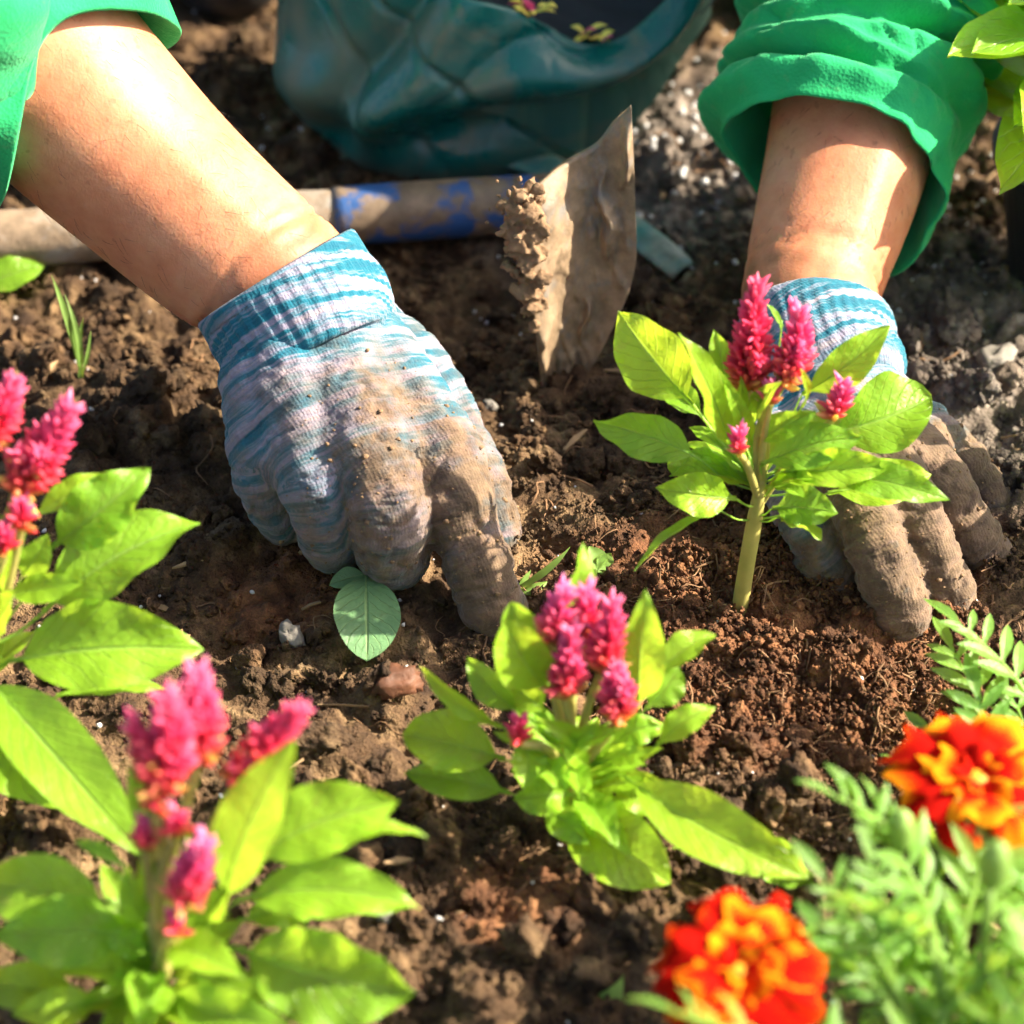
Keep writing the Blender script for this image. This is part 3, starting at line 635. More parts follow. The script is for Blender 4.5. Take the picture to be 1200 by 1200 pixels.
# left of the picture: loose pushed-up sleeve. th: 0 = picture right side of the arm, 90 = towards the viewer
pL = [P(100, 128, .146), P(60, 85, .162), P(10, 38, .180), P(-60, -25, .205), P(-125, -85, .228), armL[-1].lerp(shL, .5)+Vector((-.02, .0, .0)), shL]
def profL(s, th): return .0455+.010*np.clip(s/.05, 0, 1)+.010*ang(th, 180, 70)*np.exp(-(s/.04)**2)+.0035*ang(th, 0, 50)+.012*np.clip((s-.10)/.2, 0, 1)
def foldL(s, th):
    a = pn(np.cos(th)*1.6+s*4, np.sin(th)*1.6, s*16+2.0)*.008+.003*pn(np.cos(th)*3.0, np.sin(th)*3.0+s*20, s*10+5)
    return a*np.clip(s/.02+.25, 0, 1)
def openL(th): return -.044*ang(th, 75, 55)+.006*ang(th, 185, 40)+.012*ang(th, 330, 45)
sleeve(pL, profL, None, 'green jersey sleeve pushed up the forearm of the pointing hand', foldL, opening=openL)
pR = [P(982, 200, .087), P(1000, 130, .0975), P(1018, 55, .112), P(1040, -20, .128), P(1060, -95, .146), armR[-1].lerp(shR, .5)+Vector((.02, 0, 0)), shR]
def profR(s, th):
    r = .0385+.0135*ang(th, 185, 60)*np.exp(-((s-.02)/.04)**2)+.008*ang(th, -35, 45)*np.exp(-((s-.0)/.05)**2)+.002*ang(th, 0, 40)
    return r+.0025+.012*np.clip((s-.025)/.05, 0, 1)+.008*np.clip((s-.1)/.2, 0, 1)
CREASES = [(.034, .012, 200, .015, .0042, 140, 70), (.060, -.014, 60, .014, .0045, 50, 65), (.088, .016, 120, .015, .005, 100, 60), (.046, .016, 320, .010, .0045, 300, 70),
           (.112, -.012, 40, .014, .006, 40, 80), (.016, .014, 250, .008, .004, 205, 40), (.066, .006, 200, .013, .0045, 190, 45), (.046, -.02, 90, .010, .0035, 20, 35), (.020, .018, 100, .005, .003, 120, 35)]
def foldR(s, th):
    r = .0075*np.sin(np.pi*np.clip(s/.034, 0, 1))**.8*(1-.75*ang(th, 20, 50))+.005*np.exp(-((s-.050)/.010)**2)
    for s0, k, t0, dp, wd, tc, tw in CREASES:
        d = s-(s0+k*np.sin(th-math.radians(t0))); r = r-dp*np.exp(-(d/wd)**2)*ang(th, tc, tw)+dp*.55*np.exp(-((d-2.1*wd)/(1.5*wd))**2)*ang(th, tc, tw)
    return r*np.clip(s/.010+.1, 0, 1)+.0045*pn(np.cos(th)*1.5, np.sin(th)*1.5+9, s*26+4)+.0028*pn(np.cos(th)*3.0, np.sin(th)*3.0+2, s*75)-.002*np.exp(-(np.abs(pn(np.cos(th)*2.2+s*30, np.sin(th)*2.2+2, s*45))/.05)**2)*np.clip(s/.02, 0, 1)
def openR(th): return -.002*ang(th, 95, 55)+.020*ang(th, -40, 34)-.010*ang(th, 205, 45)
sleeve(pR, profR, None, 'green jersey sleeve rolled in thick folds below the elbow', foldR, opening=openR)
mb = MB(); V, F, U = tube([(0, .92, .26), (0, .82, .36), (0, .70, .44), (0, .56, .51), (0, .49, .555)], [.155, .165, .160, .145, .075], 48, 50); mb.add(V, F)
V, F, U = tube([(-.235, .455, .49), (-.12, .48, .53), (0, .50, .54), (.12, .48, .53), (.235, .455, .49)], [.062, .085, .095, .085, .062], 36, 50); mb.add(V, F)
V, F, N_ = remesh(np.vstack(mb.V), mb.F, .006, 8); V = V+N_*(.006*fbm(V[:, 0]*14, V[:, 1]*14, V[:, 2]*14, 3))[:, None]
mesh_obj('shirt', V, F, M['fabric'], person)
for sx in (-1, 1):                             # crouching legs and boots behind the bag
    bx = -.155 if sx < 0 else .165
    V, F, U = tube([(sx*.10, .88, .24), (bx*1.1, .70, .34), (bx*1.2, .56, .40), (bx*1.15, .57, .33), (bx*1.02, .63, .20), (bx, .64, .06)], [.095, .085, .068, .062, .058, .05], 28, 40)
    mesh_obj('trouser_leg', V+.004*fbm(V[:, 0]*30, V[:, 1]*30, V[:, 2]*30, 3)[:, None], F, M['trouser'], person)
    mb = MB(); capsules(mb, [(bx, .655, .05), (bx, .58, .048), (bx, .49, .036), (bx, .435, .030)], [.040, .044, .042, .034], 24)
    capsules(mb, [(bx, .645, .12), (bx, .645, .05)], [.052, .045], 24)
    V, F, N_ = remesh(np.vstack(mb.V), mb.F, .004, 6); V[:, 2] = np.maximum(V[:, 2], .0)
    bt = mesh_obj('boot', V, F, M['rubber'], person)

# ================================================================ teal vinyl bag
def make_bag():
    c0 = P(545, 165, 0.0); bag = empty('planting_bag', (c0.x, c0.y, 0)); tag(bag, 'slumped teal vinyl planting bag with muddy folds behind the hoe', 'bag')
    na, ns = 320, 130; th = np.linspace(0, 2*np.pi, na, endpoint=False); c, s_ = np.cos(th), np.sin(th)
    base = np.array([c0.x-.008, c0.y+.020, .004])
    V = []; dust = []
    for k in range(ns):
        t = k/(ns-1)
        z = .002+.104*t
        cx = base[0]+.004+.020*t; cy = base[1]-.006*t
        rx = .078+.014*np.sin(np.pi*t*.9)+.010*t; ry = .062+.010*np.sin(np.pi*t)+.004*t
        # front wall: belly on the right, slumped on the left
        r = 1+.0*c
        fr = np.clip(-s_+.3, 0, 1)
        fold = .15*np.exp(-((t-.60-.16*c-.10*np.sin(2*c))/.17)**2)*fr                    # long sagging roll
        fold = fold-.20*np.exp(-((t-.30-.20*c)/.13)**2)*fr*np.clip(.75+c, 0, 1)            # the tuck under it
        fold = fold-.13*np.exp(-((c+.62-.45*(t-.4))/.10)**2)*fr+.07*np.exp(-((c+.40-.5*(t-.4))/.12)**2)*fr   # upright crease on the dusty side
        fold = fold-.07*np.exp(-((c-.05-.9*(t-.75))/.07)**2)*fr*np.clip(t*2-.6, 0, 1)
        fold = fold+.09*pn(c*1.3+5, s_*1.3, t*1.6)+.020*pn(c*3, s_*3, t*2+3)-.04*np.exp(-(np.abs(pn(c*1.4+t*1.2, s_*1.4, t*1.9+8))/.06)**2)*fr
        rr = r+fold*np.clip(t*5, 0, 1)
        over = .030*np.clip(t-.25, 0, 1)*np.clip(c, 0, 1)**2
        zz = z*(1+.22*c*c*t)-.034*t**3*np.exp(-((np.degrees(th)-302)/26)**2)+.010*t*pn(c*1.5, s_*1.5, 3)
        V.append(np.stack([cx+rx*rr*c+over, cy+ry*rr*s_, zz], 1))
        dust.append(np.clip(.75*np.clip((-c-.35)*1.5, 0, 1)*(.4+pn(c*6, s_*6, t*6))+.9*np.exp(-(t/.06)**2)*.5, 0, .8))
    top = V[-1]; cc = top.mean(0)
    for f_, dz in ((.985, .0015), (.965, -.001), (.93, -.02), (.90, -.06)): V.append(cc+(top-cc)*np.array([f_, f_, 1])+np.array([0, 0, dz])); dust.append(np.full(na, .15))
    V = np.array(V); m = len(V); V = V.reshape(-1, 3); i = np.arange(m-1)[:, None]*na; j = np.arange(na)[None]; k = (j+1) % na
    F = np.stack([i+j, i+k, i+na+k, i+na+j], -1).reshape(-1, 4).tolist(); F.append(list(range(na))[::-1])
    mesh_obj('bag_wall', V, F, M['vinyl'], bag, attrs={'dust': np.concatenate(dust)})
    # dark filling
    r = np.linspace(0, 1, 14); fv = [[cc[0], cc[1], cc[2]-.028]]
    for q in r[1:]:
        p = cc+(top-cc)*.92*q; fv += np.column_stack([p[::4, 0], p[::4, 1], cc[2]-.030-.006*q+.003*pn(p[::4, 0]*90, p[::4, 1]*90, 1)]).tolist()
    nn = na//4; ff = [[0, 1+(k), 1+(k+1) % nn] for k in range(nn)]
    for q in range(12):
        for k in range(nn): a_, b_ = 1+q*nn+k, 1+q*nn+(k+1) % nn; ff.append([a_, a_+nn, b_+nn, b_])
    mesh_obj('filling', fv, ff, M['trouser'], bag)
    return bag, cc, top
bag, bagc, bagtop = make_bag()
def petals_pile(px, py, n_, spread, label):
    e = None; rim = bagtop[np.argmin([(abs(p[0]-PY(px, py, p[1]).x)+abs(p[2]-PY(px, py, p[1]).z)) for p in bagtop])]
    root = empty('yellow_flower', tuple(rim)); tag(root, label, 'flower')
    for k in range(n_):
        a = rng.uniform(0, 6.28); L_ = rng.uniform(.007, .012); b = np.array(rim)+np.array([rng.normal()*spread, rng.normal()*.003+.002, .002+rng.random()*.004])
        d = np.array([math.cos(a), math.sin(a)*.6, rng.uniform(-.2, .6)]); sd = np.cross(d, (0, 0, 1)); sd /= np.linalg.norm(sd)
        tt = np.linspace(0, 1, 6); ww = np.sin(np.pi*np.clip(tt*.85+.1, 0, 1))*.0022
        V = np.vstack([b+d*t_*L_+np.array([0, 0, .002])*math.sin(3*t_)+sd*w_*sx for t_, w_ in zip(tt, ww) for sx in (-1, 1)])
        mesh_obj('petal', V, [[2*i, 2*i+2, 2*i+3, 2*i+1] for i in range(5)], M['yellow' if k % 4 else 'spike'], root, uv=np.full((len(V), 2), .6))
petals_pile(632, 10, 10, .005, 'crumpled yellow bloom at the mouth of the teal bag, nearer the diagonal fold')
petals_pile(696, 30, 7, .005, 'flattened yellow bloom stuck on the dipping rim of the teal bag')
# ================================================================ hoe
def make_hoe():
    h0 = P(650, 232, .022); root = empty('hoe', tuple(P(645, 455, 0))); tag(root, 'muddy garden hoe with worn blue pole lying on soil, blade stuck upright', 'hoe')
    a, b = P(652, 236, .020), P(-120, 288, .018); d = (b-a).normalized()
    V, F, U = tube([a, a+d*.05, a+d*.105], [.0135, .0140, .0138], 28, 24); mesh_obj('socket', V, F, M['handle'], root)
    pts = [a+d*.102, a+d*.16, a+d*.25, a+d*.36, a+d*.75]; V, F, U = tube(pts, [.0128, .0130, .0135, .0145, .0145], 28, 60)
    mesh_obj('handle', V+.0006*fbm(V[:, 0]*60, V[:, 1]*60, V[:, 2]*60, 3)[:, None], F, M['wood'], root)
    # blade: a plate dished towards the viewer; columns left edge .. right edge, rows top .. point
    yb = P(640, 462, 0).y
    left = [(612, 236, -.004), (620, 300, -.008), (626, 370, -.009), (632, 430, -.006), (637, 472, -.003)]
    NR = 90; L_ = cr([PY(px, py, yb+o) for px, py, o in left], NR)
    mid = [(698, 172, .026), (692, 260, .020), (684, 350, .014), (668, 420, .007), (648, 478, .002)]
    M_ = cr([PY(px, py, yb+o) for px, py, o in mid], NR)
    rgt = [(740, 128, .022), (744, 230, .016), (742, 325, .010), (700, 420, .004), (655, 486, .001)]
    R_ = cr([PY(px, py, yb+o) for px, py, o in rgt], NR)
    G = []
    for k in range(NR):
        q = cr([L_[k], L_[k]*.5+M_[k]*.5+np.array([0, .004, 0]), M_[k], M_[k]*.5+R_[k]*.5+np.array([0, .002, 0]), R_[k]], 70); G.append(q)
    G = np.array(G); G[..., 1] += .0004*fbm(G[..., 0]*60, G[..., 2]*60, 2.0, 4)
    cake = np.clip(pn(G[..., 0]*150+.9*pn(G[..., 0]*60, G[..., 2]*60, 4), G[..., 2]*20, 6.5)+.12, 0, .6)*.0125*np.clip(pn(G[..., 0]*50, G[..., 2]*30, 2.)*2+.8, 0, 1)
    cake += np.clip(fbm(G[..., 0]*150, G[..., 2]*90, 3.3, 4), 0, 1)*.0026
    cake *= np.clip(np.minimum(np.arange(70), 69-np.arange(70))/7, 0, 1)[None]*np.clip(np.minimum(np.arange(NR), 200)/8, 0, 1)[:, None]; G[..., 1] -= cake
    mk = G.shape[1]; Fv = G.reshape(-1, 3); Bk = Fv+np.array([0, .0035, 0]); nq = len(Fv)
    i = np.arange(NR-1)[:, None]*mk+np.arange(mk-1)[None]; f1 = np.stack([i, i+mk, i+mk+1, i+1], -1).reshape(-1, 4).tolist(); f2 = [[q+nq for q in f[::-1]] for f in f1]
    rim = [k for k in range(mk)]+[k*mk+mk-1 for k in range(1, NR)]+[(NR-1)*mk+k for k in range(mk-2, -1, -1)]+[k*mk for k in range(NR-2, 0, -1)]
    f3 = [[rim[k], rim[(k+1) % len(rim)], rim[(k+1) % len(rim)]+nq, rim[k]+nq] for k in range(len(rim))]
    mesh_obj('blade', np.vstack([Fv, Bk]), f1+f2+f3, M['steel'], root)
    # mud caked on the upper left edge and in ridges down the face
    mb = MB()
    for k in range(420):
        t = rng.random()**1.2; p = L_[int(t*45)]+np.array([rng.normal()*.0048*(1.1-.6*t)-.001, rng.normal()*.0028-.001, rng.normal()*.004+.002])
        v, f = clod_shape(1, k, .8); mb.add(v*np.array([1, 1, rng.uniform(.6, 1.6)])*min(.0048, .0012*(1+rng.pareto(1.8)))+p, f)
    V, F, N_ = remesh(np.vstack(mb.V), mb.F, .0007, 1); mesh_obj('caked_soil', V+N_*(.0006*fbm(V[:, 0]*400, V[:, 1]*400, V[:, 2]*400, 3))[:, None], F, M['mud'], root)
    return root
make_hoe()
# teal strip lying under the hoe
def strip():
    pts = [P(596, 178, .012), P(650, 200, .010), P(715, 250, .008), P(770, 290, .010), P(803, 318, .006)]
    C = cr(pts, 30); T, A, B = frames(C); V = []
    for k in range(30):
        for q in (-1, -.5, 0, .5, 1): V.append(C[k]+B[k]*q*.0115*(1-.25*(k/29))+A[k]*(.004*(1-q*q)))
    V = np.array(V); F = [[k*5+j, k*5+j+1, k*5+5+j+1, k*5+5+j] for k in range(29) for j in range(4)]
    o = mesh_obj('plastic_strip', V, F, worn_mat('faded_teal_plastic', (.05, .21, .20), (.22, .26, .22), .38, .56, 50, .4)); md = o.modifiers.new('t', 'SOLIDIFY'); md.thickness = .0016
    tag(o, 'faded teal plastic strip lying on soil under the hoe blade', 'plastic strip')
strip()

# ================================================================ plants
def leaf_mesh(base, tip, width, hint, bend=.12, fold=.18, wave=.05, attach=None, seed=0, side=0.0, twist=0.0, nu=22, nv=10, blunt=.0):
    base, tip = np.array(base), np.array(tip); ax = tip-base; Ln = np.linalg.norm(ax); ax /= Ln
    h = np.array(hint, float); nrm = h-ax*np.dot(h, ax); nrm /= np.linalg.norm(nrm)+1e-9; sd = np.cross(ax, nrm)
    t = np.linspace(0, 1, nu); pet = .10
    s = np.clip((t-pet)/(1-pet), 0, 1)
    pr = (s**(.72))*(1-s)**(.92-.42*blunt); pr = pr/pr.max()
    w_ = np.maximum(width/2*pr, np.where(t < pet+.03, .0009, .0001))
    C = base+ax*(t*Ln)[:, None]+nrm*(bend*Ln*4*(t*(1-t)))[:, None]*1.0+sd*(side*Ln*4*t*(1-t))[:, None]
    C = C+nrm*(bend*.6*Ln*np.sin(2*np.pi*t*.9+seed)*.25*t)[:, None]
    v = np.linspace(-1, 1, nv+1); V = []; U = []
    rs = np.random.default_rng(int(seed*1000)+3); p1, p2 = rs.uniform(0, 6.28, 2); fr = rs.uniform(2.2, 3.8)
    for k in range(nu):
        tw = twist*(t[k]-.3); n2 = nrm*math.cos(tw)+sd*math.sin(tw); s2 = sd*math.cos(tw)-nrm*math.sin(tw)
        off = fold*np.abs(v)**1.3*w_[k]+wave*width*np.sin(fr*2*np.pi*t[k]+np.where(v > 0, p1, p2))*np.abs(v)**2.2*np.clip(s[k]*4, 0, 1)
        off = off - .065*width*np.cos(t[k]*9*2*np.pi-np.abs(v)*5)*np.abs(v)*(1-np.abs(v))*1.2
        V.append(C[k]+s2*(v*w_[k])[:, None]+n2*off[:, None]); U.append(np.column_stack([np.full(nv+1, t[k]), (v+1)/2]))
    mb = MB(); n1 = nv+1
    F = [[k*n1+j, k*n1+j+1, (k+1)*n1+j+1, (k+1)*n1+j] for k in range(nu-1) for j in range(nv)]
    mb.add(np.vstack(V), F, np.vstack(U))
    rr = np.clip(width*.020, .0003, .0009)
    Cm = C[::3]-nrm*rr*.5; Tm, Fm, Um = tube(Cm, list(np.linspace(rr, rr*.15, len(Cm))), 6, 20, False); Um = np.column_stack([Um[:, 0], np.full(len(Um), .5)]); mb.add(Tm, Fm, Um)
    if attach is not None:
        a = np.array(attach); mid = (a+base)/2+np.array([0, 0, -.10*np.linalg.norm(base-a)])
        Tm, Fm, Um = tube([a, mid, base+nrm*0-nrm*rr*.4, C[3]], [rr*1.3, rr*1.15, rr, rr*.8], 7, 14, False); mb.add(Tm, Fm, np.column_stack([Um[:, 0]*.1, np.full(len(Um), .5)]))
    return mb
BR_V, BR_F = None, None
def bract():
    V = []; n = 6
    for t, r in ((0, .25), (.25, .8), (.5, 1.0), (.75, .65), (1, .06)):
        for k in range(n): a = k*2*math.pi/n; V.append((r*.155*math.cos(a), r*.155*math.sin(a), t))
    F = [[i*n+k, i*n+(k+1) % n, (i+1)*n+(k+1) % n, (i+1)*n+k] for i in range(4) for k in range(n)]; return np.array(V), F, np.repeat([0, .25, .5, .75, 1], n)
BR = bract()
def spike_mesh(base, tip, wid, seed, size=1.0, plume=0):
    base, tip = np.array(base), np.array(tip); rs = np.random.default_rng(seed); mb = MB()
    def one(b, t_, w_, dens):
        ax = t_-b; L = np.linalg.norm(ax); ax /= L; a = np.cross(ax, (0.3, 1, .2)); a /= np.linalg.norm(a); c = np.cross(ax, a)
        curve = a*rs.normal()*.05*L+c*rs.normal()*.05*L
        n = int(1.7*dens*L/.001*(.5+w_/.012*.5)); n = max(18, min(330, n))
        for k in range(n):
            t = (k+.5)/n; ang_ = k*2.39996+rs.normal()*.25; prof = .92*(min(1, (t+.03)/.22)**.7)*(1-t)**.80+.04
            r = w_/2*prof*1.12; d = a*math.cos(ang_)+c*math.sin(ang_); up = .45+1.1*t
            dr = d+ax*up+rs.normal(size=3)*.24; dr /= np.linalg.norm(dr)
            bl = (.0060+.0030*(1-t))*size*rs.uniform(.6, 1.3)*(.6+.4*w_/.013)
            p = b+ax*t*L*.96+curve*math.sin(t*3)+d*max(0, r-bl*.55*math.sin(math.acos(min(1, max(-1, np.dot(dr, ax))))))
            z = dr; x = np.cross(z, (0.1, .9, .3)); x /= np.linalg.norm(x); y = np.cross(z, x)
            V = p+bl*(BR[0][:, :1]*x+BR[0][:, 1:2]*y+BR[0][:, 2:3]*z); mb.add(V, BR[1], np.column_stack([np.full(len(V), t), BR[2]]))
        V, F, U = tube([b, (b+t_)/2+curve*.9, t_], [w_*.16, w_*.13, w_*.02], 8, 12); mb.add(V, F, np.column_stack([U[:, 0]*.3, U[:, 1]*.3]))
    one(base, tip, wid, 3.0)
    if plume:
        ax = tip-base; L = np.linalg.norm(ax)
        for k in range(plume):
            f = rs.uniform(.05, .45); a = rs.uniform(0, 6.28); sd = np.array([math.cos(a), math.sin(a)*.8, .0]); b2 = base+ax*f
            one(b2, b2+(sd*rs.uniform(.45, .8)*wid+ax/L*rs.uniform(.55, 1.0)*wid), wid*rs.uniform(.36, .5), 2.4)
    return mb
def celosia(base_px, hub_px, hubz, leaves, spikes, label, stem_r=.0035, group='celosia plants with pink flower spikes', base_pt=None, seed=1, extra=0, xlo=.45):
    rs = np.random.default_rng(seed)
    b = P(*base_px, 0.0)
    for _ in range(4): b = P(*base_px, gz(b))
    b.z -= .001
    root = empty('celosia_plant', tuple(b)); tag(root, label, 'flower plant', group)
    hub = PL(hub_px[0], hub_px[1], b, .96)
    hub0 = hub.copy(); axis_ = cr([b, b.lerp(hub, .5)+Vector((.001, 0, 0)), hub], 30)
    hgt = hub.z-b.z
    mb = MB(); V, F, U = tube([b-Vector((0, 0, .006)), b.lerp(hub, .35), b.lerp(hub, .7), hub], [stem_r*1.05, stem_r, stem_r*.95, stem_r*.6], 14, 24); mb.add(V, F)
    for k, sp in enumerate(spikes):
        (bx, by), (tx, ty), wpx = sp[:3]; near = sp[3] if len(sp) > 3 else 0.0; pl = sp[4] if len(sp) > 4 else 0
        pb = PL(bx, by, hub, .85, near); pt = PL(tx, ty, pb, .85, 0); mpp = (pb-cam_loc).dot(FWD)*2*TH/1200
        V, F, U = tube([hub-Vector((0, 0, min(.012, hgt*.3))), hub.lerp(pb, .5)+Vector((rs.normal()*.002, 0, 0)), pb], [stem_r*.55, stem_r*.45, stem_r*.40], 9, 16, False); mb.add(V, F)
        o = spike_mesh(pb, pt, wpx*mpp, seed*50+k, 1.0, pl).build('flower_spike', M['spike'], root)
    mb.build('stem', M['stem'], root)
    for k, lf in enumerate(leaves):
        (bx, by), (tx, ty), wpx = lf[:3]; kw = lf[3] if len(lf) > 3 else {}
        s = kw.get('s', .55); nr = kw.get('n', 0.0)
        pb = PL(bx, by, hub, .7, kw.get('nb', nr*.4)); pt = PL(tx, ty, pb, s, nr-kw.get('nb', nr*.4)); mpp = (pb-cam_loc).dot(FWD)*2*TH/1200
        hd = min(.7, .5*math.hypot(pb.x-hub.x, pb.y-hub.y)/max(hgt, .02)+.15); f = min(1, max(max(.12, xlo-.35), (pb.z-b.z)/max(hgt, 1e-3)-hd*.6)); at = axis_[int(f*29)]
        hint = Vector(kw.get('h', (0, -.50, .86)))+Vector(rs.normal(size=3))*.10
        m = leaf_mesh(pb, pt, wpx*mpp, hint, kw.get('b', rs.uniform(.05, .17)), kw.get('f', rs.uniform(.18, .62)), kw.get('w', rs.uniform(.04, .11)), at, seed+k*.37, kw.get('side', rs.normal()*.03), kw.get('tw', rs.normal()*.45), blunt=kw.get('bl', 0))
        m.build('leaf', M['leaf'], root)
    for k in range(extra):                         # small leaves low on the stem and in the crown
        a = rs.uniform(0, 6.28); f = rs.uniform(xlo, 1); p0 = Vector(axis_[int(f*29)]); L = rs.uniform(.018, .040)
        d = Vector((math.cos(a), math.sin(a), rs.uniform(.1, 1.0))).normalized(); m = leaf_mesh(p0+d*.004, p0+d*L, L*rs.uniform(.24, .36), (0, -.2, 1), .12, .45, .07, p0, seed+9+k); m.build('leaf', M['leaf'], root)
    return root
CAMF = (0, -.92, .40); FLAT = (0, -.15, 1)
R_leaves = [
 ((812, 474), (725, 364), 82, dict(s=.75, h=(-.2, -.8, .5), n=-.010, b=.06)), ((858, 530), (796, 390), 44, dict(s=.9, h=(.5, -.7, .4), n=.012, w=.10, tw=.6)),
 ((853, 468), (836, 386), 40, dict(s=.95, h=CAMF, n=-.006)), ((820, 538), (695, 494), 56, dict(s=.5, h=(-.1, -.62, .78), n=.006, b=.10)),
 ((862, 584), (769, 572), 52, dict(s=.3, h=(0, -.6, .8), n=.014, b=.16)), ((842, 598), (743, 668), 20, dict(s=.5, n=.01, h=(-.6, -.2, .75), b=.10)),
 ((940, 462), (1043, 382), 48, dict(s=.8, h=(.3, -.6, .7), n=.002)), ((968, 508), (1092, 466), 92, dict(s=.5, h=(0, -.75, .6), n=-.004, bl=.5)),
 ((892, 545), (1010, 512), 54, dict(s=.5, h=(0, -.62, .8), n=.018, b=.12)), ((915, 553), (1046, 545), 46, dict(s=.45, n=.020, b=.10)),
 ((965, 560), (1113, 586), 44, dict(s=.4, n=.016, b=.16, h=(.1, -.5, .85))), ((970, 578), (1092, 556), 56, dict(s=.4, n=-.004)),
 ((905, 596), (982, 602), 52, dict(s=.3, n=.010, b=.16)), ((912, 606), (963, 634), 36, dict(s=.4, n=.014, b=.12)), ((888, 518), (958, 482), 34, dict(s=.8, n=.015)),
 ((884, 497), (918, 447), 26, dict(s=.9, n=.02)), ((940, 476), (937, 432), 15, dict(s=.9, n=.02)), ((916, 384), (898, 356), 9, dict(s=.9, n=-.004)),
 ((825, 490), (776, 458), 36, dict(s=.6, n=-.016)), ((835, 560), (782, 545), 34, dict(s=.4, n=-.014)), ((880, 520), (846, 440), 22, dict(s=.9, n=.012, h=CAMF)),
 ((930, 520), (1020, 480), 34, dict(s=.5, n=-.012)), ((870, 500), (868, 440), 16, dict(s=.9, n=.01, h=CAMF))]
R_sp = [((876, 455), (887, 331), 44, 0, 3), ((917, 452), (931, 363), 40, .004, 2), ((976, 492), (988, 447), 26, .006), ((866, 532), (868, 505), 14, .016), ((902, 474), (906, 452), 14, .01)]
celosia((866, 712), (893, 560), 0, R_leaves, R_sp, 'celosia with bare yellow-green stem being planted in front of the pressed glove', .0031, seed=3, extra=11, xlo=.85)
M_leaves = [
 ((662, 715), (683, 636), 36, dict(s=.9, h=(.5, -.8, .3), n=-.014)), ((642, 806), (590, 728), 66, dict(s=.9, h=CAMF, n=.010, bl=.8)), ((632, 765), (598, 706), 44, dict(s=.9, h=CAMF, n=-.004, bl=.8)),
 ((588, 852), (492, 780), 24, dict(s=.6, h=(-.5, -.4, .75), n=.004, b=.14)), ((608, 834), (547, 770), 38, dict(s=.7, h=(-.2, -.7, .6), n=-.006)), ((640, 834), (590, 786), 48, dict(s=.8, h=CAMF, n=-.010)),
 ((592, 890), (472, 862), 74, dict(s=.3, h=(-.1, -.62, .78), n=.004, b=.08, bl=.6)), ((598, 930), (474, 906), 50, dict(s=.2, h=(-.1, -.62, .8), n=.006, b=.12)), ((686, 874), (634, 842), 24, dict(s=.7, n=.016)),
 ((616, 872), (613, 926), 42, dict(s=.5, n=.012, h=CAMF)), ((672, 932), (602, 938), 48, dict(s=.3, n=.012, b=.18, bl=.5)), ((652, 957), (786, 1036), 88, dict(s=.35, n=.006, b=.10, h=(.15, -.6, .8), f=.3, bl=.4)),
 ((728, 908), (948, 1030), 76, dict(s=.35, n=.010, b=.10, h=(.25, -.6, .75))), ((748, 830), (757, 694), 60, dict(s=.95, h=(-.1, -.9, .4), n=-.004)), ((770, 788), (838, 744), 38, dict(s=.7, n=-.010)),
 ((758, 830), (796, 782), 44, dict(s=.8, h=CAMF, n=-.010, bl=.5)), ((770, 874), (838, 828), 36, dict(s=.6, n=.002)), ((716, 874), (775, 850), 44, dict(s=.5, n=.010, b=.18)), ((708, 890), (758, 880), 26, dict(s=.4, n=.016)),
 ((718, 926), (770, 950), 50, dict(s=.4, n=.002)), ((660, 880), (700, 846), 26, dict(s=.8, n=.016)), ((690, 900), (650, 862), 26, dict(s=.8, n=.014)), ((660, 900), (690, 930), 34, dict(s=.4, n=.018)), ((640, 890), (665, 930), 36, dict(s=.4, n=.016)),
 ((640, 945), (690, 990), 40, dict(s=.4, n=.010)), ((690, 870), (728, 855), 22, dict(s=.7, n=.02)), ((870, 985), (955, 1036), 52, dict(s=.3, n=-.004, h=(0, -.7, .7)))]
M_sp = [((642, 756), (658, 692), 36, 0), ((687, 752), (686, 690), 32, -.006), ((705, 788), (715, 704), 36, .004, 2), ((661, 818), (669, 740), 38, .008, 1), ((727, 846), (722, 785), 40, .012, 2), ((609, 872), (608, 842), 13, .012)]
celosia((660, 985), (672, 885), 0, M_leaves, M_sp, 'celosia with five upright pink spikes growing below the pointing glove', .0036, seed=5, extra=22)
